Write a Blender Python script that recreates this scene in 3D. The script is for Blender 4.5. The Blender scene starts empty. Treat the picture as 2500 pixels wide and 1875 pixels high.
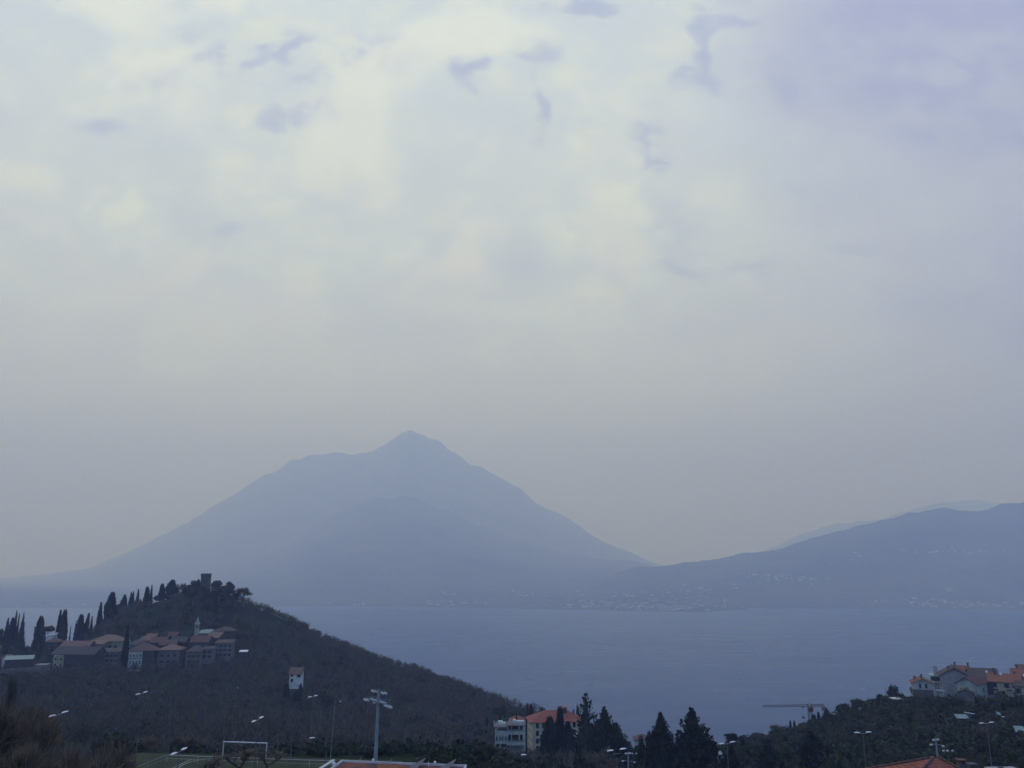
import bpy, math, random
import numpy as np
from mathutils import Vector, Matrix
rad = math.radians
SC = bpy.context.scene
COL = SC.collection
# ------------------------------------------------------------------ camera
CAMZ, PITCH, FPX = 190.0, rad(12.8), 2000.0
LZ = -80.0                                   # level of the lake
cam = bpy.data.objects.new('camera', bpy.data.cameras.new('camera'))
COL.objects.link(cam)
cam.location = (0, 0, CAMZ)
cam.rotation_euler = (rad(90) + PITCH, 0, 0)
cam.data.sensor_width = 36.0
cam.data.lens = 36.0 * FPX / 2500
cam.data.clip_start = 0.5
cam.data.clip_end = 60000
SC.camera = cam
SC.view_settings.view_transform = 'Standard'
SC.view_settings.look = 'None'
SC.view_settings.exposure = 0
SC.view_settings.gamma = 1
SC.cycles.volume_bounces = 2
SC.cycles.max_bounces = 5
SC.cycles.diffuse_bounces = 2
CP, SP = math.cos(PITCH), math.sin(PITCH)

def slope(px, py):
    """direction through a point of the 2500 x 1875 photograph as (X/Y, Z/Y)"""
    u = (px - 1250) / FPX; v = (937.5 - py) / FPX
    y = CP - v * SP
    return u / y, (SP + v * CP) / y
def P(px, py, d):
    a, b = slope(px, py)
    return Vector((a * d, d, CAMZ + b * d))
def Pz(px, py, z):
    a, b = slope(px, py)
    return P(px, py, (z - CAMZ) / b)
def proj(X, Y, Z):
    z = Z - CAMZ
    zc = Y * CP + z * SP
    yc = -Y * SP + z * CP
    return 1250 + FPX * X / zc, 937.5 - FPX * yc / zc
def mpp(d):
    return d * 0.95 / FPX

# ------------------------------------------------------------------ world
SUN_EL, SUN_AZ = rad(48), rad(-52)          # azimuth measured from +Y towards +X
w = bpy.data.worlds.new('World'); SC.world = w; w.use_nodes = True
nt = w.node_tree; nt.nodes.clear()
def N(t, **k):
    n = nt.nodes.new(t)
    for a, b in k.items(): setattr(n, a, b)
    return n
def L(a, b): nt.links.new(a, b)
def VM(op, a, b=None):
    n = N('ShaderNodeVectorMath', operation=op)
    for i, x in enumerate((a, b)):
        if x is None: continue
        if isinstance(x, (tuple, list)): n.inputs[i].default_value = x
        else: L(x, n.inputs[i])
    return n.outputs['Value'] if op in ('LENGTH', 'DOT_PRODUCT') else n.outputs[0]
def MA(op, a, b=None, clamp=False):
    n = N('ShaderNodeMath', operation=op); n.use_clamp = clamp
    for i, x in enumerate((a, b)):
        if x is None: continue
        if isinstance(x, (int, float)): n.inputs[i].default_value = x
        else: L(x, n.inputs[i])
    return n.outputs[0]
def MR(x, a, b, c=0.0, d=1.0):
    n = N('ShaderNodeMapRange', interpolation_type='SMOOTHSTEP')
    L(x, n.inputs[0])
    for i, q in enumerate((a, b, c, d)): n.inputs[i + 1].default_value = q
    return n.outputs[0]
def MIX(f, a, b):
    n = N('ShaderNodeMix', data_type='RGBA')
    if isinstance(f, (int, float)): n.inputs[0].default_value = f
    else: L(f, n.inputs[0])
    for i, x in ((6, a), (7, b)):
        if isinstance(x, tuple): n.inputs[i].default_value = x
        else: L(x, n.inputs[i])
    return n.outputs[2]
def s2l(r, g, b, k=1.0):
    f = lambda c: ((c / 255 + 0.055) / 1.055) ** 2.4 if c > 10 else c / 255 / 12.92
    return (f(r) * k, f(g) * k, f(b) * k, 1.0)
tc = N('ShaderNodeTexCoord')
dirn = tc.outputs['Generated']
sep = N('ShaderNodeSeparateXYZ'); L(dirn, sep.inputs[0])
dy = MA('MAXIMUM', sep.outputs[1], 0.12)
su = MA('DIVIDE', sep.outputs[0], dy); sv = MA('DIVIDE', sep.outputs[2], dy)
uv = N('ShaderNodeCombineXYZ'); L(su, uv.inputs[0]); L(sv, uv.inputs[1])
uvo = uv.outputs[0]
def NOISE(vec, scale, detail, rough=0.55, dist=0.0):
    n = N('ShaderNodeTexNoise'); L(vec, n.inputs['Vector'])
    n.inputs['Scale'].default_value = scale; n.inputs['Detail'].default_value = detail
    n.inputs['Roughness'].default_value = rough; n.inputs['Distortion'].default_value = dist
    return n
K = 16.5                                     # colours are given at strength 0.1
elev = sep.outputs[2]
horizonc = s2l(157, 189, 201, K); midc = s2l(205, 229, 212, K); highc = s2l(205, 215, 190, K)
g1 = MIX(MR(elev, 0.02, 0.26), horizonc, midc)
g2 = MIX(MR(elev, 0.22, 0.55), g1, highc)
# the cover thins and turns bluer towards the right
rightf = MR(MA('ADD', su, MA('MULTIPLY', NOISE(uvo, 2.2, 3).outputs['Fac'], 0.25)), 0.15, 0.85)
g3 = MIX(MA('MULTIPLY', rightf, 0.85), g2, s2l(157, 167, 175, K))
# soft billows
nb = NOISE(VM('MULTIPLY', VM('ADD', uvo, (0.3, 0.1, 0)), (1.0, 1.6, 1)), 3.4, 6, 0.5, 0.6).outputs['Fac']
bil = MR(nb, 0.36, 0.66)
g4 = MIX(MA('MULTIPLY', MA('SUBTRACT', 1.0, bil), MR(elev, 0.10, 0.32, 0.0, 0.85)), g3, s2l(176, 190, 194, K))
# thin gaps where the blue of the clear sky shows
warp = VM('ADD', VM('MULTIPLY', VM('SUBTRACT', NOISE(uvo, 3.6, 3, 0.6).outputs['Color'], (0.5, 0.5, 0.5)), (0.12, 0.06, 0.0)), VM('MULTIPLY', VM('SUBTRACT', NOISE(uvo, 9.0, 5, 0.62).outputs['Color'], (0.5, 0.5, 0.5)), (0.11, 0.085, 0.0)))
uw = VM('ADD', uvo, warp)
GAPS = [(650,138,34,16,.9),(745,132,34,30,.9),(790,172,44,15,.8),(832,198,16,16,.6),(935,142,50,28,.9),(880,165,30,14,.6),(1003,130,24,10,.5),
 (1143,165,26,34,.9),(815,272,46,26,.95),(852,318,14,34,.6),(686,286,24,26,.75),(352,190,50,20,.65),(305,190,25,20,.4),(545,150,46,18,.55),(490,96,26,18,.4),
 (238,306,36,15,.6),(995,498,26,18,.4),(535,566,24,13,.5),(1186,712,46,14,.4),(1420,8,48,16,1.),(1315,137,26,18,.8),(1305,268,14,46,.6),
 (1712,90,20,44,.95),(1692,186,44,16,1.),(1800,42,85,8,.6),(1580,352,26,36,.9),(2025,146,80,12,.6),(1925,196,26,34,.55),(2262,170,70,45,1.4),
 (2340,62,150,55,1.4),(2190,160,50,12,.7),(2494,134,24,30,1.2),(2480,262,60,20,.8),(2400,336,90,20,.8),(1630,550,56,56,.35),(1640,652,70,12,.5),
 (1775,640,70,12,.5),(1530,676,36,14,.4),(1830,668,26,14,.45),(2150,720,200,60,.34),(1750,840,180,60,.25),(1290,650,44,22,.35),(930,1010,60,32,.25),(2080,610,70,12,.45),(350,960,120,30,.2),(2260,350,100,90,.3)]
acc = None
for (gx, gy, rx, ry, amp) in GAPS:
    a, b = slope(gx, gy)
    a2, b2 = slope(gx + rx, gy); a3, b3 = slope(gx, gy - ry)
    v = VM('MULTIPLY', VM('SUBTRACT', uw, (a, b, 0)), (1 / (a2 - a), 1 / (b3 - b), 0))
    f = MA('MULTIPLY', MR(VM('LENGTH', v), 0.0, 3.4, 1.0, 0.0), amp)
    acc = f if acc is None else MA('MAXIMUM', acc, f)
sky = N('ShaderNodeTexSky', sky_type='NISHITA', sun_disc=False)
sky.sun_elevation = SUN_EL; sky.sun_rotation = SUN_AZ
clear = MIX(0.75, sky.outputs[0], s2l(134, 134, 178, K))
g4 = MIX(MA('MULTIPLY', MR(MA('ADD', acc, MA('MULTIPLY', MA('SUBTRACT', nb, 0.5), 1.2)), 0.0, 0.9), MA('MULTIPLY', MR(acc, 0.0, 0.3), 0.55)), g4, s2l(184, 198, 205, K))
cw = VM('ADD', VM('MULTIPLY', uvo, (1, 1.45, 1)), VM('MULTIPLY', VM('SUBTRACT', NOISE(uvo, 7.0, 3, 0.6).outputs['Color'], (0.5, 0.5, 0.5)), (0.05, 0.04, 0.0)))
def SEAM(scale, off, w0):
    n = NOISE(VM('ADD', cw, off), scale, 4, 0.5).outputs['Fac']
    return MR(MA('ABSOLUTE', MA('SUBTRACT', n, 0.5)), w0, 0.0)
edge = MA('MAXIMUM', SEAM(4.6, (0, 0, 0), 0.10), MA('MULTIPLY', SEAM(8.5, (4.1, 2.3, 0), 0.09), 0.8))   # seams between the puffs
amask = MR(acc, 0.02, 0.55)
fine = MA('SUBTRACT', NOISE(VM('MULTIPLY', uvo, (1, 1.5, 1)), 15.0, 7, 0.62, 0.3).outputs['Fac'], 0.5)
g4 = MIX(MA('MULTIPLY', edge, MR(elev, 0.14, 0.38, 0.06, 0.75)), g4, s2l(180, 194, 201, K))
gs = MA('ADD', MA('MULTIPLY', amask, MA('ADD', MA('MULTIPLY', edge, 0.85), 0.30)), MA('MULTIPLY', fine, MA('MULTIPLY', amask, 1.3)))
gapf = MA('MULTIPLY', MR(gs, 0.05, 1.3, 0.0, 1.0), MR(acc, 0.0, 0.9, 0.35, 1.0))
g5 = MIX(MA('MULTIPLY', gapf, 0.60, clamp=True), g4, clear)
# brighter cloud crests under the gaps
crest = MR(NOISE(VM('ADD', uvo, (3.1, 1.2, 0)), 5.0, 6, 0.5, 0.4).outputs['Fac'], 0.46, 0.62, 0.0, 0.85)
leftf = MR(su, 0.42, -0.1)
g6 = MIX(MA('MULTIPLY', MA('MULTIPLY', crest, MR(elev, 0.2, 0.4)), leftf), g5, s2l(208, 218, 204, K))
# the cover is thinnest, and so most violet, high on the right
vio = MR(MA('ADD', MA('ADD', MA('MULTIPLY', su, 0.9), MA('MULTIPLY', sv, 0.6)), MA('MULTIPLY', MA('SUBTRACT', NOISE(cw, 3.4, 6, 0.55).outputs['Fac'], 0.5), 0.9)), 0.5, 1.05, 0.0, 0.8)
g6 = MIX(vio, g6, s2l(136, 136, 170, K))
# unseen sky overhead and behind the viewer, made blue to tint the haze
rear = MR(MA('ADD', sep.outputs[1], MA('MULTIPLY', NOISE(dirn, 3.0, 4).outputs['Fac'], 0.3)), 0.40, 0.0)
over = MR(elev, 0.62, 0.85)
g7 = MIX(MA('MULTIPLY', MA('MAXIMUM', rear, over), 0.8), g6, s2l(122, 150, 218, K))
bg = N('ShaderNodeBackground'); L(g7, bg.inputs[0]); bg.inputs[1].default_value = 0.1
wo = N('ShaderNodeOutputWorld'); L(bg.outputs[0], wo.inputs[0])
# ------------------------------------------------------------------ sun behind the overcast
sl = bpy.data.lights.new('sun', 'SUN'); sl.energy = 0.8; sl.angle = rad(14); sl.color = (1, 0.96, 0.88)
sun = bpy.data.objects.new('sun', sl); COL.objects.link(sun)
sd = Vector((math.sin(SUN_AZ) * math.cos(SUN_EL), math.cos(SUN_AZ) * math.cos(SUN_EL), math.sin(SUN_EL)))
sun.rotation_euler = (-sd).to_track_quat('-Z', 'Y').to_euler()

# ------------------------------------------------------------------ helpers
def tag(o, label=None, cat=None, group=None, kind=None):
    if label: o['label'] = label
    if cat: o['category'] = cat
    if group: o['group'] = group
    if kind: o['kind'] = kind
    return o
def empty(name, loc, rz=0.0, scale=None):
    o = bpy.data.objects.new(name, None); COL.objects.link(o)
    o.location = loc; o.rotation_euler = (0, 0, rz)
    if scale: o.scale = scale
    o.empty_display_size = 0.5
    return o
def np_mesh(name, V, F, mats, midx=None, smooth=False):
    """V (n,3); F (m,k) all the same k"""
    V = np.asarray(V, np.float32); F = np.asarray(F, np.int32)
    me = bpy.data.meshes.new(name)
    me.vertices.add(len(V)); me.vertices.foreach_set('co', V.ravel())
    m, k = F.shape
    me.loops.add(m * k); me.loops.foreach_set('vertex_index', F.ravel())
    me.polygons.add(m); me.polygons.foreach_set('loop_start', np.arange(0, m * k, k, dtype=np.int32))
    me.polygons.foreach_set('loop_total', np.full(m, k, np.int32))
    for q in mats: me.materials.append(q)
    if midx is not None: me.polygons.foreach_set('material_index', np.asarray(midx, np.int32))
    if smooth: me.polygons.foreach_set('use_smooth', np.ones(m, bool))
    me.update(calc_edges=True); me.validate()
    return me
def link(name, me, parent=None):
    o = bpy.data.objects.new(name, me); COL.objects.link(o)
    if parent is not None: o.parent = parent
    return o
class MB:
    def __init__(s): s.v = []; s.f = []; s.m = []; s.cur = 0
    def add(s, vs, fs):
        b = len(s.v); s.v += [tuple(x) for x in vs]
        for f in fs: s.f.append(tuple(i + b for i in f)); s.m.append(s.cur)
        return s
    def box(s, x0, x1, y0, y1, z0, z1):
        vs = [(x, y, z) for z in (z0, z1) for y in (y0, y1) for x in (x0, x1)]
        s.add(vs, [(0, 2, 3, 1), (4, 5, 7, 6), (0, 1, 5, 4), (2, 6, 7, 3), (0, 4, 6, 2), (1, 3, 7, 5)]); return s
    def tube(s, a, b, r0, r1=None, n=8, cap=True):
        a = Vector(a); b = Vector(b); r1 = r0 if r1 is None else r1
        d = (b - a).normalized(); x = d.orthogonal().normalized(); y = d.cross(x)
        vs = []
        for p, r in ((a, r0), (b, r1)):
            for i in range(n):
                t = 2 * math.pi * i / n; vs.append(p + (x * math.cos(t) + y * math.sin(t)) * r)
        fs = [(i, (i + 1) % n, n + (i + 1) % n, n + i) for i in range(n)]
        if cap: fs += [tuple(range(n - 1, -1, -1)), tuple(range(n, 2 * n))]
        s.add(vs, fs); return s
    def path(s, pts, r, n=6):
        for a, b in zip(pts, pts[1:]): s.tube(a, b, r, r, n)
        return s
    def lathe(s, prof, n=12, c=(0, 0, 0)):
        vs = []
        for r, z in prof:
            for i in range(n):
                t = 2 * math.pi * i / n; vs.append((c[0] + r * math.cos(t), c[1] + r * math.sin(t), c[2] + z))
        fs = []
        for k in range(len(prof) - 1):
            for i in range(n):
                j = (i + 1) % n; fs.append((k * n + i, k * n + j, (k + 1) * n + j, (k + 1) * n + i))
        fs += [tuple(range(n - 1, -1, -1)), tuple(range((len(prof) - 1) * n, len(prof) * n))]
        s.add(vs, fs); return s
    def prism(s, poly, z0, z1):
        n = len(poly)
        vs = [(x, y, z0) for x, y in poly] + [(x, y, z1) for x, y in poly]
        s.add(vs, [(i, (i + 1) % n, n + (i + 1) % n, n + i) for i in range(n)] + [tuple(range(n - 1, -1, -1)), tuple(range(n, 2 * n))]); return s
    def mesh(s, name, mats):
        me = bpy.data.meshes.new(name); me.from_pydata(s.v, [], s.f)
        for q in (mats if isinstance(mats, (list, tuple)) else [mats]): me.materials.append(q)
        me.polygons.foreach_set('material_index', s.m); me.update(); return me
    def build(s, name, mats, parent=None): return link(name, s.mesh(name, mats), parent)

def mat(name, c1, c2=None, scale=1.0, rough=0.85, bump=0.0, detail=5, island=0.0, spec=0.12, metal=0.0, stretch=(1, 1, 1), lo=0.35, hi=0.65, coord='Object'):
    m = bpy.data.materials.new(name); m.use_nodes = True
    t = m.node_tree; b = t.nodes['Principled BSDF']
    b.inputs['Roughness'].default_value = rough; b.inputs['Specular IOR Level'].default_value = spec; b.inputs['Metallic'].default_value = metal
    c2 = c2 or tuple(x * 0.7 for x in c1)
    tcn = t.nodes.new('ShaderNodeTexCoord'); mp = t.nodes.new('ShaderNodeMapping'); mp.inputs['Scale'].default_value = stretch
    no = t.nodes.new('ShaderNodeTexNoise'); no.inputs['Scale'].default_value = scale; no.inputs['Detail'].default_value = detail
    t.links.new(tcn.outputs[coord], mp.inputs[0]); t.links.new(mp.outputs[0], no.inputs['Vector'])
    mr = t.nodes.new('ShaderNodeMapRange'); mr.inputs[1].default_value = lo; mr.inputs[2].default_value = hi
    t.links.new(no.outputs['Fac'], mr.inputs[0])
    mx = t.nodes.new('ShaderNodeMix'); mx.data_type = 'RGBA'
    mx.inputs[6].default_value = (*c2[:3], 1); mx.inputs[7].default_value = (*c1[:3], 1)
    t.links.new(mr.outputs[0], mx.inputs[0]); out = mx.outputs[2]
    if island:
        ge = t.nodes.new('ShaderNodeNewGeometry'); r2 = t.nodes.new('ShaderNodeMapRange')
        r2.inputs[3].default_value = 1 - island; r2.inputs[4].default_value = 1 + island
        t.links.new(ge.outputs['Random Per Island'], r2.inputs[0])
        hs = t.nodes.new('ShaderNodeHueSaturation'); t.links.new(r2.outputs[0], hs.inputs['Value']); t.links.new(out, hs.inputs['Color']); out = hs.outputs[0]
    t.links.new(out, b.inputs['Base Color'])
    if bump:
        bp = t.nodes.new('ShaderNodeBump'); bp.inputs['Strength'].default_value = bump; bp.inputs['Distance'].default_value = 0.1
        t.links.new(no.outputs['Fac'], bp.inputs['Height']); t.links.new(bp.outputs[0], b.inputs['Normal'])
    return m
def tilemat(name, c1, c2, pitch=0.35, axis='Y'):
    """roof tiles: courses across the slope, stained with age"""
    m = mat(name, c1, c2, scale=0.9, rough=0.9, spec=0.1)
    t = m.node_tree; b = t.nodes['Principled BSDF']
    src = b.inputs['Base Color'].links[0].from_socket
    tcn = [n for n in t.nodes if n.type == 'TEX_COORD'][0]
    n2 = t.nodes.new('ShaderNodeTexNoise'); n2.inputs['Scale'].default_value = 7; n2.inputs['Detail'].default_value = 2
    t.links.new(tcn.outputs['Object'], n2.inputs['Vector'])
    wv = t.nodes.new('ShaderNodeTexWave'); wv.bands_direction = 'Z'; wv.inputs['Scale'].default_value = 0.314 / (pitch * 0.45); wv.inputs['Distortion'].default_value = 1.0
    t.links.new(tcn.outputs['Object'], wv.inputs['Vector'])
    mr = t.nodes.new('ShaderNodeMapRange'); mr.inputs[3].default_value = 0.8; mr.inputs[4].default_value = 1.12
    t.links.new(wv.outputs['Fac'], mr.inputs[0])
    m2 = t.nodes.new('ShaderNodeMapRange'); m2.inputs[1].default_value = .35; m2.inputs[2].default_value = .65; m2.inputs[3].default_value = 0.75; m2.inputs[4].default_value = 1.2
    t.links.new(n2.outputs['Fac'], m2.inputs[0])
    mm = t.nodes.new('ShaderNodeMath'); mm.operation = 'MULTIPLY'; t.links.new(mr.outputs[0], mm.inputs[0]); t.links.new(m2.outputs[0], mm.inputs[1])
    hs = t.nodes.new('ShaderNodeHueSaturation'); t.links.new(mm.outputs[0], hs.inputs['Value']); t.links.new(src, hs.inputs['Color'])
    t.links.new(hs.outputs[0], b.inputs['Base Color'])
    bp = t.nodes.new('ShaderNodeBump'); bp.inputs['Strength'].default_value = .6; bp.inputs['Distance'].default_value = .05
    t.links.new(wv.outputs['Fac'], bp.inputs['Height']); t.links.new(bp.outputs[0], b.inputs['Normal'])
    return m

M = {}
M['cypress'] = mat('cypress_foliage', (.022, .030, .024), (.013, .018, .018), 3, island=.35, spec=.05)
M['spruce'] = mat('spruce_foliage', (.026, .036, .026), (.015, .021, .019), 4, island=.4, spec=.05)
M['evergreen'] = mat('evergreen_foliage', (.034, .044, .030), (.02, .026, .022), 4, island=.4, spec=.05)
M['scrub'] = mat('scrub_foliage', (.050, .060, .036), (.032, .036, .027), 5, island=.4, spec=.05)
M['twig'] = mat('bare_twigs', (.108, .098, .070), (.066, .060, .048), 4, island=.35, spec=.05)
M['browntwig'] = mat('brown_twigs', (.17, .135, .09), (.11, .09, .062), 4, island=.45, spec=.05)
M['bark'] = mat('bark', (.07, .06, .05), (.04, .035, .03), 6, spec=.1)
M['stone'] = mat('castle_stone', (.085, .082, .078), (.05, .05, .05), .8, bump=.5)
M['wall_teal'] = mat('pale_green_render', (.34, .40, .36), (.22, .27, .25), .5)
M['wall_white'] = mat('white_render', (.50, .55, .53), (.33, .38, .37), .6)
M['wall_yellow'] = mat('yellow_render', (.42, .42, .31), (.33, .33, .25), .5)
M['wall_olive'] = mat('olive_render', (.30, .32, .20), (.19, .21, .13), .6)
M['wall_grey'] = mat('grey_render', (.14, .14, .14), (.09, .094, .096), .6)
M['wall_mid'] = mat('mid_grey_render', (.26, .27, .265), (.18, .19, .19), .6)
M['wall_dark'] = mat('rubble_wall', (.062, .06, .06), (.036, .036, .038), .9, bump=.4)
M['wall_green'] = mat('light_green_render', (.26, .33, .25), (.17, .22, .18), .6)
M['shutter'] = mat('shutter_paint', (.04, .045, .04), None, 3)
M['glass'] = mat('window_glass', (.02, .024, .028), None, 2, rough=.15, spec=.6)
M['frame'] = mat('window_frame', (.20, .21, .20), None, 3)
M['pale_trim'] = mat('pale_trim', (.55, .58, .56), (.42, .45, .44), 1.5)
M['red'] = tilemat('orange_clay_tiles', (.26, .095, .068), (.19, .075, .055))
M['redwine'] = tilemat('wine_red_tiles', (.135, .078, .068), (.095, .058, .052))
M['redfaded'] = tilemat('faded_clay_tiles', (.145, .095, .078), (.10, .07, .06))
M['pink'] = tilemat('pinkish_clay_tiles', (.20, .125, .115), (.14, .09, .085))
M['tan'] = tilemat('tan_clay_tiles', (.21, .145, .105), (.14, .10, .08))
M['orange'] = tilemat('rust_orange_tiles', (.22, .10, .068), (.19, .09, .06))
M['brown'] = tilemat('brown_weathered_tiles', (.105, .088, .07), (.07, .06, .052))
M['slate'] = tilemat('grey_stone_slabs', (.085, .085, .085), (.055, .055, .058))
M['metal'] = mat('galvanised_metal', (.22, .27, .28), (.16, .2, .21), 3, rough=.5, spec=.5)
M['pole'] = mat('dark_grey_pole', (.13, .14, .13), None, 3, rough=.6)
M['white'] = mat('white_plastic', (.66, .69, .67), (.56, .6, .58), 3, rough=.4, spec=.5)
M['whitepaint'] = mat('white_paint', (.48, .52, .49), (.38, .42, .4), 3, rough=.5)
M['rust'] = mat('rusty_sheet', (.17, .065, .045), (.07, .045, .04), .55, bump=.3, lo=.4, hi=.6)
M['rustorange'] = mat('orange_rust', (.22, .095, .04), (.14, .06, .035), 1.2)
M['lavender'] = mat('blue_grey_flashing', (.22, .24, .34), (.17, .19, .27), 2)
M['crane'] = mat('crane_steel', (.10, .05, .05), (.07, .04, .04), 2)
M['sheet'] = mat('pale_green_sheet', (.22, .30, .28), (.15, .21, .20), 1.2, rough=.5)
M['grass'] = mat('pitch_grass', (.034, .046, .020), (.022, .031, .016), .35)
M['plinth'] = mat('stone_plinth', (.10, .10, .10), (.07, .07, .07), 1.5)

rng = np.random.default_rng(7)
R_ = random.Random(11)
# value noise
_perm = np.random.default_rng(3).random((256, 256))
def vnoise(x, y):
    xi = np.floor(x).astype(int); yi = np.floor(y).astype(int); fx = x - xi; fy = y - yi
    fx = fx * fx * (3 - 2 * fx); fy = fy * fy * (3 - 2 * fy)
    g = lambda a, b: _perm[a % 256, b % 256]
    return (g(xi, yi) * (1 - fx) + g(xi + 1, yi) * fx) * (1 - fy) + (g(xi, yi + 1) * (1 - fx) + g(xi + 1, yi + 1) * fx) * fy
def fbm(x, y, o=5):
    s = 0; a = .5
    for i in range(o): s = s + a * vnoise(x * 2 ** i + 17 * i, y * 2 ** i + 31 * i); a *= .5
    return s - .5

# ------------------------------------------------------------------ near ground
CT = []
def c(px, py, d): CT.append(tuple(P(px, py, d)))
def cz(X, Y, Z): CT.append((X, Y, Z))
for a in [(504,1446,620),(470,1450,625),(400,1466,640),(330,1490,640),(270,1515,630),(200,1580,620),(120,1598,610),(40,1598,610),(-100,1600,610),(-300,1590,600),
          (560,1456,630),(600,1474,640),(650,1494,640),(723,1526,650),(791,1561,650),(859,1595,645),(938,1626,630),(994,1631,610),(1074,1656,590),(1187,1704,575),(1243,1724,565),(1333,1741,550),(1379,1757,540),(1450,1792,530),(1500,1830,520),
          (60,1618,510),(150,1640,490),(250,1615,520),(350,1640,500),(450,1628,510),(520,1615,530),(600,1605,560),(420,1560,570),(520,1540,580),(300,1570,580),
          (100,1720,400),(300,1720,410),(500,1720,420),(700,1690,470),(850,1720,470),(1000,1760,450),(1150,1800,420),
          (100,1800,290),(300,1805,290),(500,1810,290),(700,1810,300),(900,1830,310),(1100,1850,330),(1250,1868,345),(1350,1855,375),(1500,1870,380),
          (2250,1702,330),(2400,1712,330),(2500,1712,330),(2700,1680,330),(2180,1722,340),(2110,1740,350),(2000,1785,365),(1900,1832,380),(1800,1845,390),(1700,1864,400),(1600,1870,400),
          (2150,1800,250),(2400,1800,240),(2600,1780,240),(1950,1850,260),(2150,1870,190),(2400,1862,180),(2600,1850,180)]: c(*a)
for X in (-300, -150, 0, 150, 300):
    cz(X, -120, 196); cz(X, 0, 187); cz(X, 30, 177); cz(X, 60, 167)
for X in (-120, -60, 0): cz(X, 85, 160.8); cz(X, 120, 160.8); cz(X, 142, 160.8)
for X in (15, 60, 110): cz(X, 100, 151); cz(X, 140, 147)
for X in (60, 120): cz(X, 50, 163); cz(X, 75, 158)
for X, Z in ((-200, 140), (-100, 140), (0, 139), (60, 137)): cz(X, 205, Z)
# beyond the crests the land falls to the lake
for X, Z in ((-800, 60), (-450, 75), (-330, 80), (-240, 95), (-120, 75), (0, 45), (100, 30), (220, 40), (400, 60), (700, 60)):
    cz(X, 730, Z)
for X in range(-900, 901, 150): cz(X, 900, 5); cz(X, 1100, -30); cz(X, 1350, -86)
for X, Z in ((130, 58), (230, 70), (110, 55)): cz(X, 600, Z)
for X, Z in ((150, 88), (220, 105)): cz(X, 470, Z)
for Y, Z in ((0, 200), (200, 175), (400, 170), (600, 150)): cz(900, Y, Z); cz(-900, Y, Z)
CT = np.array(CT)
_d = np.linalg.norm(CT[:, None, :2] - CT[None, :, :2], axis=2)
_A = np.block([[-_d - np.eye(len(CT)) * .5, np.ones((len(CT), 1))], [np.ones((1, len(CT))), np.zeros((1, 1))]])
_w = np.linalg.solve(_A, np.concatenate([CT[:, 2], [0]]))
FC = [Pz(440, 1844, 161), Pz(830, 1856, 161)]      # far edge of the pitch
_fx = Vector((FC[1] - FC[0])).normalized(); _fy = Vector((-_fx.y, _fx.x, 0))
if _fy.y < 0: _fy = -_fy
def fieldco(X, Y):
    return (X - FC[0].x) * _fx.x + (Y - FC[0].y) * _fx.y, (X - FC[0].x) * _fy.x + (Y - FC[0].y) * _fy.y
def ground(X, Y, noise=True):
    X = np.atleast_1d(np.asarray(X, float)); Y = np.atleast_1d(np.asarray(Y, float))
    out = np.empty(X.shape)
    f = X.ravel(); g = Y.ravel(); o = np.empty(f.shape)
    for i in range(0, len(f), 20000):
        dd = np.hypot(f[i:i + 20000, None] - CT[None, :, 0], g[i:i + 20000, None] - CT[None, :, 1])
        o[i:i + 20000] = -dd @ _w[:-1] + _w[-1]
    out = o.reshape(X.shape)
    if noise: out = out + fbm(X / 45, Y / 45, 4) * 5 + fbm(X / 9 + 5, Y / 9, 2) * .9
    a, b = fieldco(X, Y)
    m = np.clip((a + 16) / 8, 0, 1) * np.clip((44 - a) / 8, 0, 1) * np.clip((8 - b) / 6, 0, 1) * np.clip((b + 62) / 8, 0, 1)
    out = out * (1 - m) + 160.9 * m
    k = np.clip(1 - np.hypot(X, Y) / 25, 0, 1)
    out = np.minimum(out, 187 * k + 400 * (1 - k))
    far = np.clip((Y - 1280) / 80, 0, 1)
    return np.maximum(out * (1 - far) + (LZ - 4) * far, LZ - 4)
def gz(x, y): return float(ground(x, y)[0])
xs = np.arange(-900, 901, 6.0); ys = np.arange(-150, 1401, 6.0)
GX, GY = np.meshgrid(xs, ys)
GZ = ground(GX, GY)
V = np.stack([GX.ravel(), GY.ravel(), GZ.ravel()], 1)
nx, ny = len(xs), len(ys)
ii = (np.arange(ny - 1)[:, None] * nx + np.arange(nx - 1)[None, :]).ravel()
F = np.stack([ii, ii + 1, ii + nx + 1, ii + nx], 1)
mg = mat('hillside_ground', (.024, .034, .018), (.018, .019, .015), .03, spec=0, bump=.2, coord='Object', detail=8)
tag(link('ground', np_mesh('ground', V, F, [mg], smooth=True)), kind='structure')
_gz = GZ
def gfast(X, Y):
    """bilinear look-up of the built ground sheet"""
    X = np.asarray(X, float); Y = np.asarray(Y, float)
    fx = np.clip((X - xs[0]) / 6.0, 0, nx - 1.001); fy = np.clip((Y - ys[0]) / 6.0, 0, ny - 1.001)
    i = fx.astype(int); j = fy.astype(int); a = fx - i; b = fy - j
    return (_gz[j, i] * (1 - a) + _gz[j, i + 1] * a) * (1 - b) + (_gz[j + 1, i] * (1 - a) + _gz[j + 1, i + 1] * a) * b
def gf(x, y): return float(gfast(x, y))

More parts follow.
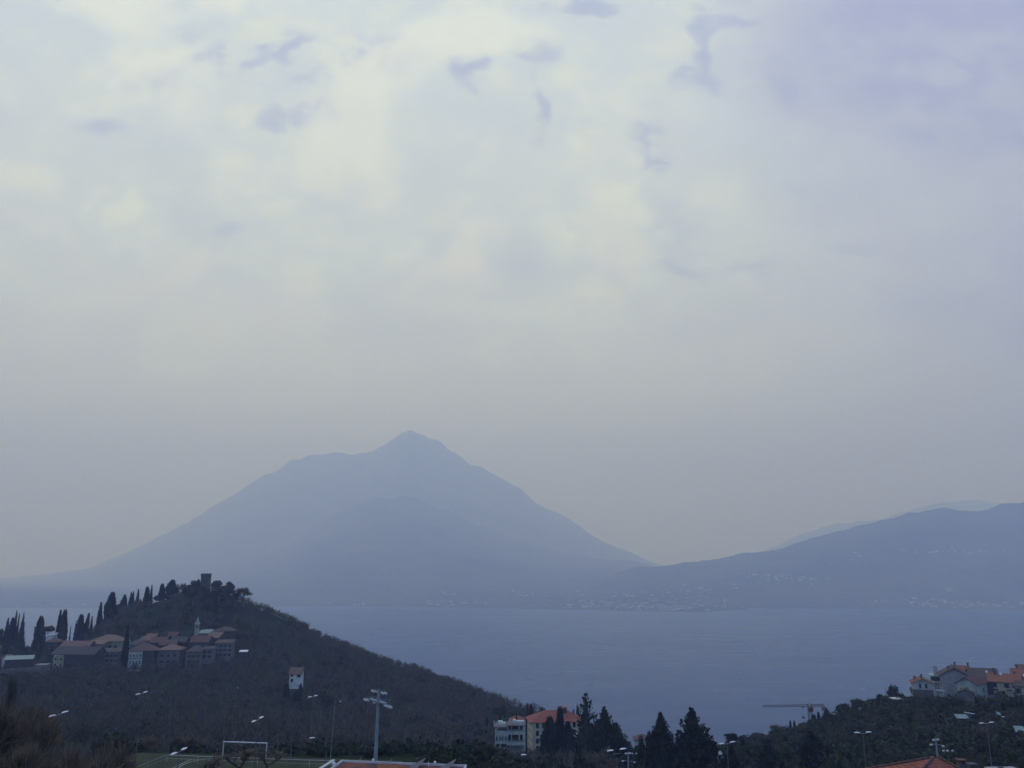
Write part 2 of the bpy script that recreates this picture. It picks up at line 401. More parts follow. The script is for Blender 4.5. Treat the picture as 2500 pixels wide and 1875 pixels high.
# ------------------------------------------------------------------ lake
wm = bpy.data.materials.new('lake_water'); wm.use_nodes = True
t = wm.node_tree; b = t.nodes['Principled BSDF']
b.inputs['Base Color'].default_value = (.0, .046, .142, 1); b.inputs['Roughness'].default_value = .22; b.inputs['IOR'].default_value = 1.33
b.inputs['Specular IOR Level'].default_value = .08
tcn = t.nodes.new('ShaderNodeTexCoord')
hsum = None
for sc, dt, stv in ((.06, 4, (1, 2.2, 1)), (.006, 3, (1, 2.5, 1))):
    mp = t.nodes.new('ShaderNodeMapping'); mp.inputs['Scale'].default_value = stv; t.links.new(tcn.outputs['Object'], mp.inputs[0])
    no = t.nodes.new('ShaderNodeTexNoise'); no.inputs['Scale'].default_value = sc; no.inputs['Detail'].default_value = dt; t.links.new(mp.outputs[0], no.inputs['Vector'])
    if hsum is None: hsum = no.outputs['Fac']
    else:
        r3 = t.nodes.new('ShaderNodeMapRange'); r3.inputs[1].default_value = .35; r3.inputs[2].default_value = .65; r3.inputs[3].default_value = .27; r3.inputs[4].default_value = .32
        t.links.new(no.outputs['Fac'], r3.inputs[0]); t.links.new(r3.outputs[0], b.inputs['Roughness'])
bp = t.nodes.new('ShaderNodeBump'); bp.inputs['Strength'].default_value = .15; bp.inputs['Distance'].default_value = .6
t.links.new(hsum, bp.inputs['Height']); t.links.new(bp.outputs[0], b.inputs['Normal'])
lk = MB(); lk.add([(-27000, -1200, LZ), (27000, -1200, LZ), (27000, 26500, LZ), (-27000, 26500, LZ)], [(0, 1, 2, 3)])
tag(lk.build('lake', wm), kind='structure')

# ------------------------------------------------------------------ far shore and mountains
def prof(pts, Y0):
    a = np.array([slope(x, y) for x, y in pts]); return a[:, 0], CAMZ + a[:, 1] * Y0
SKY_A = [(-900,1430),(-300,1428),(0,1414),(113,1402),(226,1385),(339,1335),(452,1277),(486,1255),(633,1166),(723,1116),(791,1106),(850,1104),(893,1106),(960,1067),(1000,1043),(1040,1060),(1074,1076),(1130,1115),(1243,1176),(1356,1250),(1469,1318),(1560,1357),(1605,1378),(1700,1396),(2000,1420),(3400,1420)]
SKY_B = [(-900,1440),(0,1436),(300,1432),(500,1400),(700,1325),(850,1240),(930,1207),(1010,1217),(1100,1255),(1220,1300),(1300,1330),(1450,1362),(1550,1370),(1600,1382),(1700,1410),(3400,1450)]
SKY_C = [(-900,1475),(1300,1475),(1420,1430),(1500,1398),(1560,1384),(1640,1382),(1700,1372),(1800,1354),(1870,1346),(1920,1338),(1960,1322),(2040,1300),(2100,1285),(2180,1266),(2250,1246),(2300,1236),(2340,1249),(2400,1243),(2440,1230),(2500,1221),(2700,1195),(3400,1150)]
SKY_D = [(-900,1460),(1700,1450),(1850,1352),(1960,1302),(2060,1274),(2150,1262),(2230,1244),(2300,1222),(2350,1214),(2410,1224),(2480,1234),(2600,1230),(3400,1240)]
LAY = [(SKY_A, 18500, 8000, .09), (SKY_B, 12800, 6000, .09), (SKY_C, 8600, 2400, .06), (SKY_D, 19500, 6000, .07)]
SHORE = [(-900,1483),(0,1484),(150,1485),(700,1481),(850,1480),(1100,1483),(1300,1487),(1450,1489),(1530,1492),(1700,1494),(1780,1491),(1850,1486),(2000,1486),(2200,1488),(2500,1491),(3400,1492)]
_su, _sY = zip(*[(slope(x, y)[0], Pz(x, y, LZ).y) for x, y in SHORE])
LAYP = [(prof(s, Y0), Y0, wd, na) for s, Y0, wd, na in LAY]
def farz(u, Y):
    Ys = np.interp(u, _su, _sY)
    base = np.clip((Y - Ys) / 60, -1, 1) * 3 + np.clip((Y - Ys) / 1500, 0, 1) * 60
    z = base.copy(); X = u * Y
    n1 = fbm(X / 1200, Y / 1200, 6); n2 = 1 - np.abs(fbm(X / 900 + 9, Y / 1700 + 4, 5)) * 5
    for (pu, pz), Y0, wd, na in LAYP:
        H = np.interp(u, pu, pz) - LZ
        t = 1 - np.clip((Y0 - Y) / np.minimum(wd, Y0 - Ys), 0, 1) - np.clip((Y - Y0) / 3500, 0, 1)
        t = np.clip(t, 0, 1)
        zz = H * (t ** 1.05) * (1 + na * (n1 * 1.1 + (n2 - .5) * .25) * (1 - .6 * t ** 8))
        z = np.maximum(z, zz)
    z = z + fbm(X / 240, Y / 240, 4) * (60 * np.clip(z / 250, 0, 1) + 110 * np.clip((z - 600) / 900, 0, 1)) - np.abs(fbm(X / 620 + 3, Y / 900, 3)) * 260 * np.clip((z - 300) / 1500, 0, 1)
    z = np.where(Y < Ys + 15, np.minimum(z, base), np.minimum(z, base + np.clip(Y - Ys - 15, 0, 1e5) * 0.9))
    return np.maximum(z, -3.5) + LZ
us = np.linspace(-1.05, 1.05, 760)
Yf = np.concatenate([np.arange(5600, 7200, 18), np.arange(7200, 10400, 45), np.arange(10400, 26000, 140)])
UU, YY = np.meshgrid(us, Yf); ZZ = farz(UU, YY)
V = np.stack([(UU * YY).ravel(), YY.ravel(), ZZ.ravel()], 1)
# a little treetop roughness on the slopes
V[:, 2] += np.clip((V[:, 2] - LZ) / 20, 0, 1) * (rng.random(len(V)) * 9)
nx2, ny2 = len(us), len(Yf)
ii = (np.arange(ny2 - 1)[:, None] * nx2 + np.arange(nx2 - 1)[None, :]).ravel()
F = np.stack([ii, ii + 1, ii + nx2 + 1, ii + nx2], 1)
keep = ~((V[F][:, :, 2] < LZ - 3).all(1))
mm_ = mat('mountain_forest', (.085, .085, .070), (.022, .028, .028), .0016, coord='Object', detail=9)
tag(link('mountains', np_mesh('mountains', V, F[keep], [mm_], smooth=True)), kind='structure')
def farhit(px, py):
    u, b = slope(px, py)
    Y = np.arange(5600, 14000, 12.0); z = farz(np.full(Y.shape, u), Y)
    k = np.argmax((z - CAMZ) / Y >= b)
    if (z[k] - CAMZ) / Y[k] < b or z[k] < LZ + 1.5:
        Y0 = np.interp(u, _su, _sY) + 45; return Vector((u * Y0, Y0, max(LZ + 2.0, float(farz(np.array([u]), np.array([Y0]))[0]))))
    return Vector((u * Y[k], Y[k], z[k]))

# ------------------------------------------------------------------ plants
def rot_rand(n, g, tilt=None):
    """n random orthonormal pairs"""
    a = g.normal(size=(n, 3)); a /= np.linalg.norm(a, axis=1)[:, None]
    b = g.normal(size=(n, 3)); b -= (b * a).sum(1)[:, None] * a; b /= np.linalg.norm(b, axis=1)[:, None]
    return a, b
def leafquads(C, size, g, el=1.0):
    n = len(C); a, b = rot_rand(n, g); s = (size * g.uniform(.6, 1.3, n))[:, None]
    a = a * s * el * .5; b = b * s * .5
    V = np.stack([C - a, C + b * .8, C + a, C - b * .8], 1).reshape(-1, 3)
    return V, np.arange(4 * n).reshape(n, 4)
def spikes(C, D, w, g):
    """thin triangles from C along D as quads with a sharp tip"""
    n = len(C); s = g.normal(size=(n, 3)); s -= (s * D).sum(1)[:, None] * D / np.maximum((D * D).sum(1), 1e-9)[:, None]
    s /= np.linalg.norm(s, axis=1)[:, None]; s = s * np.asarray(w).reshape(-1, 1) * .5
    V = np.stack([C - s, C + s, C + D * .6 + s * .7, C + D], 1).reshape(-1, 3)
    return V, np.arange(4 * n).reshape(n, 4)
def join(parts):
    Vs = []; Fs = []; b = 0
    for V, F in parts: Vs.append(V); Fs.append(F + b); b += len(V)
    return np.concatenate(Vs), np.concatenate(Fs)
def lathe_np(prof, n, g, jit=0.1):
    z = np.array([p[1] for p in prof]); r = np.array([p[0] for p in prof]); th = np.arange(n) * 2 * np.pi / n
    rr = r[:, None] * (1 + jit * g.normal(size=(len(z), n)))
    V = np.stack([rr * np.cos(th), rr * np.sin(th), np.repeat(z[:, None], n, 1)], 2).reshape(-1, 3)
    F = [(k * n + i, k * n + (i + 1) % n, (k + 1) * n + (i + 1) % n, (k + 1) * n + i) for k in range(len(z) - 1) for i in range(n)]
    return V, np.array(F)
def trunkmesh(name, h, r0, r1, m='bark'):
    return MB().tube((0, 0, -.08 * h), (0, 0, h), r0, r1, 7).mesh(name, M[m])

def cyp_mesh(seed, blunt=0.0, lump=.12):
    g = np.random.default_rng(seed)
    def R(t): return (np.minimum(1, (t + .06) * 6) ** .6) * np.maximum(1 - t ** (1.25 + blunt * 1.6), 0) ** (1.0 - .4 * blunt)
    t = g.uniform(.02, .985, 900); th = g.uniform(0, 2 * np.pi, 900)
    r = R(t) * (1 + lump * np.sin(th * 3 + t * 9)) * g.uniform(.72, 1.02, 900)
    C = np.stack([r * np.cos(th), r * np.sin(th), t], 1)
    D = np.stack([np.cos(th) * .22, np.sin(th) * .22, np.full(900, .055)], 1) * g.uniform(.5, 1.3, 900)[:, None]
    A = spikes(C, D, np.full(900, .20), g)
    pr = [(R(np.array(k)) * .82 + .01, k) for k in np.linspace(.03, .97, 14)]
    B = lathe_np([(float(a), float(b)) for a, b in pr], 9, g, .1)
    V, F = join([A, B])
    return np_mesh('crown', V, F, [M['cypress']])
CYP = [cyp_mesh(1), cyp_mesh(2, 0, .2), cyp_mesh(3, 1.0), cyp_mesh(4, .5, .25)]
CTR = MB().tube((0, 0, -.06), (0, 0, .08), .16, .12, 7).mesh('trunk', M['bark'])

def spruce_mesh(seed, mkey, levels=30, nb=13, dens=20, up=.25, gap=0.0, pw=.9):
    g = np.random.default_rng(seed); parts = []
    for t in np.linspace(.06, .985, levels):
        n = max(4, int(nb * (1 - t) + 3)); a0 = g.uniform(0, 6.28)
        for i in range(n):
            if g.random() < gap: continue
            a = a0 + i * 2 * np.pi / n + g.normal() * .2
            Lb = ((1 - t) ** pw * 1.02 + .012) * g.uniform(.72, 1.12)
            k = max(4, int(dens * Lb) + 3); s = np.sort(g.random(k)) ** .8
            dx, dyy = np.cos(a), np.sin(a)
            zz = t - .10 * Lb * s * (1 - up) + up * .22 * Lb * s ** 3
            C = np.stack([dx * Lb * s, dyy * Lb * s, zz], 1)
            side = g.choice([-1, 1], k)
            D = np.stack([dx * .10 - dyy * .10 * side, dyy * .10 + dx * .10 * side, np.full(k, -.02 + up * .05)], 1) * (1.25 - s * .6)[:, None] * g.uniform(.8, 1.5, k)[:, None] * (.35 + .65 * (1 - t))
            parts.append(spikes(C, D, .085 * (1.2 - s * .5), g))
            # the bough itself
            parts.append(spikes(np.array([[0, 0, t]]), np.array([[dx * Lb, dyy * Lb, zz[-1] - t + up * .02]]), [.05], g))
    parts.append(spikes(np.array([[0, 0, .9]]), np.array([[0, 0, .1]]), [.05], g))
    parts.append(lathe_np([((1 - k) * .55 + .012, k) for k in np.linspace(.05, .95, 9)], 7, g, .2))
    V, F = join(parts)
    return np_mesh('crown', V, F, [M[mkey]])
SPR = [spruce_mesh(5, 'spruce', up=.8), spruce_mesh(6, 'spruce', levels=25, up=1.2, gap=.08, dens=24), spruce_mesh(7, 'spruce', levels=18, nb=8, up=.9, gap=.22, dens=10, pw=.7)]
STR = MB().tube((0, 0, -.06), (0, 0, .95), .05, .008, 7).mesh('trunk', M['bark'])

def broad_mesh(seed, mkey, lobes=11, leaves=150, flat=1.0, size=.13):
    g = np.random.default_rng(seed); parts = []
    for i in range(lobes):
        a = g.uniform(0, 6.28); rr = g.uniform(.1, .66); z = g.uniform(.38, .80)
        c0 = np.array([rr * np.cos(a), rr * np.sin(a), z]); rad_ = g.uniform(.2, .4)
        d = g.normal(size=(leaves, 3)); d /= np.linalg.norm(d, axis=1)[:, None]
        C = c0 + d * (rad_ * g.uniform(.55, 1.05, leaves))[:, None] * np.array([1, 1, .55 * flat])
        parts.append(leafquads(C, np.full(leaves, size), g))
        parts.append((c0 + lathe_np([(.02, -.5), (.6, -.32), (.72, 0), (.5, .35), (.02, .5)], 6, g, .12)[0] * rad_ * np.array([1, 1, .8]), lathe_np([(0, 0)] * 5, 6, g)[1]))
    V, F = join(parts)
    V[:, 2] = np.clip(V[:, 2], .02, 1.05)
    return np_mesh('crown', V, F, [M[mkey]])
BRD = [broad_mesh(21, 'evergreen'), broad_mesh(22, 'evergreen', 13), broad_mesh(23, 'scrub', 10), broad_mesh(24, 'scrub', 12)]
BTR = MB().tube((0, 0, -.1), (0, 0, .5), .07, .035, 7).mesh('trunk', M['bark'])
def bush_mesh(seed, mkey):
    g = np.random.default_rng(seed); n = 900
    d = g.normal(size=(n, 3)); d /= np.linalg.norm(d, axis=1)[:, None]; d[:, 2] = np.abs(d[:, 2])
    lump = 1 + .25 * np.sin(d[:, 0] * 5 + seed) * np.cos(d[:, 1] * 4)
    C = d * (g.uniform(.6, 1, n) * lump)[:, None] * np.array([1, 1, .9])
    return np_mesh('foliage', *join([leafquads(C, np.full(n, .15), g, 1.4), lathe_np([(.7, -.1), (.74, .2), (.6, .5), (.3, .68), (.02, .72)], 8, g, .15)]), [M[mkey]])
BSH = [bush_mesh(31, 'scrub'), bush_mesh(32, 'evergreen'), bush_mesh(33, 'browntwig')]

def bare_geo(seed, twigs=700, w=.02, depth=5, spread=.55, lift=.35, rootr=.045):
    g = np.random.default_rng(seed); segs = []; tips = []
    def rec(p, d, L, r, k):
        q = p + d * L; segs.append((p, q, r, r * .68))
        if k == 0: tips.append((q, d)); return
        for _ in range(3 if k > 1 else 4):
            nd = d + g.normal(size=3) * spread; nd[2] += lift * .5; nd /= np.linalg.norm(nd)
            rec(q, nd, L * g.uniform(.62, .82), r * .62, k - 1)
            if k <= 2: tips.append((p + (q - p) * g.random(), nd))
    rec(np.zeros(3), np.array([0, 0, 1.0]), .26, rootr, depth)
    Vs = []; Fs = []; b = 0
    for p, q, r0, r1 in segs:
        d = (q - p) / np.linalg.norm(q - p); x = np.cross(d, [.3, .9, .1]); x /= np.linalg.norm(x); y = np.cross(d, x)
        ring = [(x * math.cos(t) + y * math.sin(t)) for t in (0, 2.094, 4.189)]
        Vs += [p + e * r0 for e in ring] + [q + e * r1 for e in ring]
        Fs += [(b + i, b + (i + 1) % 3, b + 3 + (i + 1) % 3, b + 3 + i) for i in range(3)]; b += 6
    Br = (np.array(Vs), np.array(Fs))
    ids = g.integers(0, len(tips), twigs)
    C = np.array([tips[i][0] for i in ids]); Dd = np.array([tips[i][1] for i in ids])
    D = (Dd + g.normal(size=(twigs, 3)) * .5 + np.array([0, 0, .3])); D /= np.linalg.norm(D, axis=1)[:, None]
    Tw = spikes(C, D * g.uniform(.07, .2, twigs)[:, None], np.full(twigs, w), g)
    top = max(Tw[0][:, 2].max(), 1e-6); rad2 = np.percentile(np.hypot(Tw[0][:, 0], Tw[0][:, 1]), 92); q = np.array([1 / rad2, 1 / rad2, 1 / top])
    return (Br[0] * q, Br[1]), (Tw[0] * q, Tw[1])
def bare_pair(seed, mk, **k):
    a, b = bare_geo(seed, **k)
    return np_mesh('trunk', a[0], a[1], [M['bark']]), np_mesh('crown', b[0], b[1], [M[mk]])
BARE = [bare_pair(41, 'twig', twigs=2600, w=.011, depth=4), bare_pair(42, 'twig', twigs=2600, w=.011, depth=4, spread=.45), bare_pair(43, 'browntwig', twigs=3600, w=.009, depth=4, spread=.4, lift=.6), bare_pair(44, 'browntwig', twigs=3600, w=.009, depth=4, spread=.5, lift=.5), bare_pair(45, 'browntwig', twigs=420, w=.008, depth=3, spread=.4, lift=.9, rootr=.02)]

def plant(name, px, py, d, wpx, crown, trunk, label, cat, group=None, base=None, lean=0.0):
    """a tree whose tip stands at this bearing and distance; its foot stands on the ground sheet"""
    top = P(px, py, d); z0 = gf(top.x, top.y) if base is None else base
    h = max(top.z - z0, 1.5); w_ = wpx * mpp(d) / 2 * (1.8 if name == 'spruce_tree' and px > 100 else 1.3 if px > 1500 and name in ('evergreen_tree', 'leafy_tree') else 1)
    o = empty(name, (top.x - lean * h, top.y, z0), R_.uniform(0, 6.28) if not lean else 0, (w_, w_, h))
    if lean: o.rotation_euler = (0, math.atan(lean), 0)
    link('crown', crown, o)
    if trunk is not None: link('trunk', trunk, o)
    return tag(o, label, cat, group)
GC = 'tall dark trees along the castle hill'
CY = [ # px, tip y, distance, width px, mesh, label
 (20,1513,600,15,0,'dark cypress nearest the left edge, first of the pointed row above the village'),
 (32,1512,602,14,2,'blunt topped cypress second in the row at far left'),
 (41,1496,606,11,0,'tallest slim cypress of the far left row, just left of the ragged fir'),
 (47,1504,612,8,1,'thin cypress squeezed against the ragged fir at far left'),
 (101,1509,600,25,3,'broad based cypress standing alone just left of the umbrella pine'),
 (148,1495,598,17,0,'left one of the twin tall cypresses right of the umbrella pine'),
 (159,1493,600,18,2,'right and taller one of the twin cypresses right of the umbrella pine'),
 (199,1503,600,17,2,'single blunt cypress behind the house with the pale sloping roof'),
 (217,1500,604,16,1,'leaning cypress left of the thin pair at the foot of the castle hill'),
 (225,1507,606,9,0,'narrow cypress close to the foot of the castle hill'),
 (247,1474,615,17,0,'sharp cypress on the lower end of the castle ridge, well below the dense clump'),
 (274,1450,625,28,3,'massive dark cypress clump heading the ridge at its left end'),
 (305,1454,632,13,2,'square headed cypress at the right edge of the ridge thicket'),
 (321,1448,635,12,1,'left one of the joined pair of ridge cypresses'),
 (326,1446,636,10,0,'right one of the joined pair of ridge cypresses'),
 (338,1441,636,11,0,'pointed lone cypress on the ridge right of the joined pair'),
 (343,1463,637,7,1,'smallest cypress on the ridge, beside the pointed lone one'),
 (360,1434,637,12,2,'rounded cypress on the ridge left of a hair thin one'),
 (365,1441,637,5,0,'hair thin cypress between two ridge cypresses'),
 (371,1431,638,9,0,'needle shaped cypress on the ridge right of the hair thin one'),
 (397,1427,637,14,2,'smooth oval cypress standing apart on the ridge'),
 (421,1418,635,29,3,'wide leaning cypress just left of the airy bare tree near the tower'),
 (452,1425,634,9,0,'slim cypress right of the airy bare tree near the tower'),
 (485,1416,628,12,2,'slim cypress touching the castle tower on its left'),
 (466,1462,600,9,0,'thin dark cypress on the slope below the tower'),
 (458,1480,595,8,0,'shorter thin cypress on the slope, left of the one below the tower'),
 (312,1534,505,19,0,'tall black cypress rising among the village roofs'),
 (527,1444,600,11,1,'dark cypress on the slope at lower right of the tower'),
 (186,1520,640,8,0,'tiny cypress tip far behind between the twin and the single cypress'),
 (173,1530,650,5,0,'small distant cypress tip, left of two alike behind the village'),
 (1189,1752,430,13,0,'dark cypress in the wood left of the pale flat roofed building'),
 (1221,1744,440,11,1,'cypress just behind the left end of the pale flat roofed building'),
 (1230,1757,420,8,0,'short cypress above the roof clutter of the pale building'),
 (1261,1746,400,11,0,'cypress in front of the small red roof behind the pale building'),
 (1288,1721,470,10,0,'left one of two thin cypresses above the left end of the large orange roof'),
 (1297,1722,470,12,2,'right one of two thin cypresses above the left end of the large orange roof'),
 (1410,1726,420,10,2,'small cypress poking above the orange roof beside the open spruce'),
 (1366,1733,330,23,2,'black column cypress in front of the large yellow building'),
 (1341,1757,325,42,3,'wide black cypress covering the middle of the yellow building'),
 (1386,1768,325,36,3,'wide dark cypress right of the black column on the yellow building'),
 (1862,1794,330,15,2,'blunt dark cypress left of the round bare tree'),
 (1929,1761,345,12,0,'left of three dark cypresses right of the round bare tree'),
 (1939,1761,345,12,0,'middle of three dark cypresses right of the round bare tree'),
 (1951,1767,350,9,0,'right and smallest of three dark cypresses right of the round bare tree'),
 (1911,1797,330,7,0,'low small cypress under the right side of the round bare tree'),
 (1987,1746,360,14,2,'stout cypress just right of the crane mast'),
 (1998,1740,362,9,2,'slim cypress second from the crane mast'),
 (1812,1797,300,8,2,'slim cypress at the right end of the flat cedar'),
 (1975,1765,366,9,2,'low cypress hiding the foot of the crane mast'),
]
for px, py, d, wd, v, lb in CY:
    plant('cypress_tree', px, py, d, wd, CYP[v], CTR, lb, 'cypress', 'cypresses of the castle hill' if px < 620 else 'cypresses of the shore slopes', lean=(.10 if lb.startswith('leaning') else 0))
SPL = [
 (59,1495,598,22,0,'ragged fir with layered edges in the far left tree row'),
 (1430,1695,300,62,2,'tall open spruce with sparse upturned boughs right of the yellow building'),
 (1475,1728,290,72,1,'broad dark spruce right of the open spruce'),
 (1503,1765,300,70,0,'lower spruce on the right flank of the broad dark one'),
 (1612,1741,230,84,0,'left one of the two big dark spruces standing before the lake'),
 (1688,1732,225,112,1,'right and largest one of the two big dark spruces standing before the lake'),
 (1785,1822,190,64,0,'dense dark conifer cone in front of the flat cedar'),
 (1875,1808,230,52,0,'dark conifer below the blunt cypress on the right slope'),
 (1980,1788,230,90,1,'dark spreading conifer on the slope below the crane'),
 (2018,1729,365,30,0,'small conifer on the ridge at the right of the crane'),
]
for px, py, d, wd, v, lb in SPL:
    plant('spruce_tree', px, py, d, wd, SPR[v] if px != 2192 else SPR[0], STR, lb, 'spruce', 'dark conifers')
BL = [
 (5,1531,605,24,0,'leafy tree cut by the left edge beside the cypress row'),
 (292,1458,630,34,1,'rounded dark evergreen inside the thicket at the left end of the ridge'),
 (384,1452,640,30,0,'low rounded evergreen on the ridge between two cypresses'),
 (345,1466,640,44,1,'low dark evergreen under the ridge cypresses'),
 (472,1414,632,46,1,'dark round evergreen crowding the left side of the tower'),
 (492,1430,620,52,0,'low evergreen right at the foot of the castle tower'),
 (529,1415,632,48,0,'first round evergreen right of the castle tower'),
 (549,1417,632,46,1,'second and largest evergreen right of the castle tower'),
 (564,1424,634,36,0,'last evergreen sloping down right of the castle tower'),
 (532,1436,618,70,1,'low dark evergreen below the three right of the tower'),
 (462,1434,620,34,1,'dark evergreen under the slim cypress left of the tower'),
 (480,1440,618,36,0,'dark evergreen below the round one at the left side of the tower'),
 (512,1442,618,38,1,'dark evergreen standing before the tower base'),
 (552,1440,618,38,0,'dark evergreen in the lower row right of the tower'),
 (572,1444,622,30,1,'dark evergreen at the lower right end of the hilltop clump'),
 (2058,1714,355,46,0,'rounded evergreen on the right ridge, lowest of the row'),
 (2134,1691,345,38,1,'tall rounded evergreen on the ridge left of the leaning antenna pole'),
 (2165,1693,345,26,3,'small shrubby tree at the foot of the leaning antenna pole'),
 (2100,1706,350,34,2,'thin leafed tree between two evergreens on the right ridge'),
 (2192,1671,352,52,1,'dense dark tree just left of the tan roofed house on the ridge'),
 (728,1664,434,26,1,'dark tree hiding the right foot of the lone white house'),
 (700,1666,436,22,0,'dark tree hiding the left foot of the lone white house'),
 (1558,1787,270,26,1,'small dark tree left of the pink roofed cottage'),
 (1583,1777,265,22,0,'upright leafy tree behind the pink roofed cottage'),
 (1597,1770,262,18,2,'pale leafy tree touching the left big spruce'),
 (1650,1815,230,60,0,'low tree filling the gap between the two big spruces'),
 (1735,1845,215,46,3,'low tree right of the largest spruce before the glazed shed'),
 (1840,1815,260,44,2,'dull green tree right of the flat cedar'),
 (1160,1810,330,60,3,'olive green tree left of the pale flat roofed building'),
 (1300,1838,300,46,2,'shrubby tree at the foot of the yellow building corner'),
 (1540,1815,290,70,1,'dark tree sloping down right of the lower spruce'),
]
for px, py, d, wd, v, lb in BL:
    plant('evergreen_tree' if v < 2 else 'leafy_tree', px, py, d, wd, BRD[v], BTR, lb, 'tree', 'broad leafy trees')
# umbrella pine of the village: a flat layered crown on a tall stem
def umbrella(name, px, py, d, wpx, label, layers, key, tall=.3):
    top = P(px, py, d); z0 = gf(top.x, top.y); h = top.z - z0; w_ = wpx * mpp(d) / 2
    o = empty(name, (top.x, top.y, z0)); g = np.random.default_rng(int(px))
    parts = []
    for i in range(layers):
        a = g.uniform(0, 6.28); r = g.uniform(0, .55) * w_; zc = h * (1 - tall * g.uniform(.15, 1.0)); n = 260
        rr = w_ * g.uniform(.4, .62); q = g.uniform(0, 6.28, n); s = np.sqrt(g.random(n)) * rr
        C = np.stack([r * math.cos(a) + s * np.cos(q), r * math.sin(a) + s * np.sin(q), zc + .10 * h * (1 - (s / rr) ** 2) * g.random(n)], 1)
        parts.append(leafquads(C, np.full(n, .10 * w_ + .15), g))
    link('crown', np_mesh('crown', *join(parts), [M[key]]), o)
    t_ = MB().tube((0, 0, -1), (0, 0, h * (1 - tall * .6)), .05 * w_ + .12, .04 * w_ + .06, 7)
    for i in range(6):
        a = i * 1.05; t_.tube((0, 0, h * (.55 + .06 * i)), (math.cos(a) * w_ * .6, math.sin(a) * w_ * .6, h * (1 - tall * .5)), .12, .05, 5)
    t_.build('trunk', M['bark'], o); return tag(o, label, 'pine')
umbrella('umbrella_pine', 119, 1524, 590, 40, 'umbrella pine with a flat dome crown between the cypresses at left', 9, 'evergreen', .28)
umbrella('cedar_tree', 1788, 1790, 300, 50, 'flat layered cedar behind the dark cone of a conifer', 12, 'cypress', .8)
# bare trees
BT = [
 (444,1422,634,40,0,'airy bare tree with sky showing through, left of the tower'),
 (592,1431,640,34,1,'bare bushy tree standing up where the ridge starts to fall'),
 (1898,1767,330,50,0,'round headed bare tree at the water side of the right slope'),
 (38,1626,180,22,1,'forked leafless tree top below the long pale roof at far left'),
 (2085,1702,352,36,1,'bare tree on the right ridge between two evergreens'),
 (2226,1672,345,20,1,'thin bare tree beside the left corner of the tan roofed house'),
]
for px, py, d, wd, v, lb in BT:
    plant('bare_tree', px, py, d, wd, BARE[v][1], BARE[v][0], lb, 'bare tree', 'leafless trees')
NB = [(-20,1665,88,150,2,'brown leafless tree cut by the left edge'),(45,1690,95,150,3,'brown leafless tree under the pale roofed shed, second from the left edge'),
 (95,1725,90,130,2,'brown leafless tree left of the nearest floodlight heads'),(160,1790,84,120,3,'low leafless tree right below the nearest floodlight heads'),
 (230,1815,86,130,2,'low brown leafless tree between the floodlight heads and the pitch corner'),(285,1790,96,110,3,'leafless tree left of the pitch corner'),
 (60,1790,70,150,2,'large dim leafless tree in the bottom left corner'),(180,1840,68,150,3,'dim leafless tree top at the bottom edge, left of the pitch'),
 (590,1824,128,80,4,'brown twiggy tree in front of the right half of the goal'),(520,1836,118,70,4,'brown twiggy tree in front of the left goalpost'),
 (655,1828,130,70,4,'brown twiggy tree right of the goal'),(445,1790,170,60,2,'faint leafless tree behind the pitch corner'),
 (345,1795,165,80,3,'faint leafless tree behind the left touchline')]
for px, py, d, wd, v, lb in NB:
    plant('leafless_tree', px, py, d, wd, BARE[v][1], BARE[v][0], lb, 'bare tree', 'brown leafless trees near the pitch')
# shrubs behind the pitch and on the near slopes
SH = [(740,1822,165,60,0,'olive shrub just right of the curved street lamp'),(780,1815,172,70,1,'dark shrub left of the green score panel'),(870,1812,170,76,0,'olive shrub behind the green score panel'),
 (925,1816,172,60,1,'dark shrub right behind the floodlight mast'),(975,1822,175,70,0,'olive shrub above the orange stain of the roof'),(1040,1828,178,70,1,'dark shrub above the first sloping skylight'),
 (1095,1832,180,70,0,'olive shrub above the second sloping skylight'),(1160,1840,185,80,0,'light green shrub right of the rusty roof'),(690,1812,175,60,0,'olive shrub right behind the goal'),
 (1420,1850,200,90,1,'dark shrub under the open spruce'),(1350,1848,210,80,0,'olive shrub below the black column cypress'),(1560,1850,190,90,1,'dark shrub left of the small floodlight mast'),
 (1930,1845,190,90,0,'olive shrub at the bottom, below the round bare tree'),(2050,1830,185,100,0,'olive shrub left of the two armed lamp on the right slope')]
for px, py, d, wd, v, lb in SH:
    top = P(px, py, d); z0 = gf(top.x, top.y); h = max(top.z - z0, 2)
    o = empty('shrub', (top.x, top.y, z0), R_.uniform(0, 6.28), (wd * mpp(d) / 2, wd * mpp(d) / 2, h / .85))
    link('foliage', BSH[v], o); tag(o, lb, 'shrub', 'shrubs behind the pitch and along the bottom')

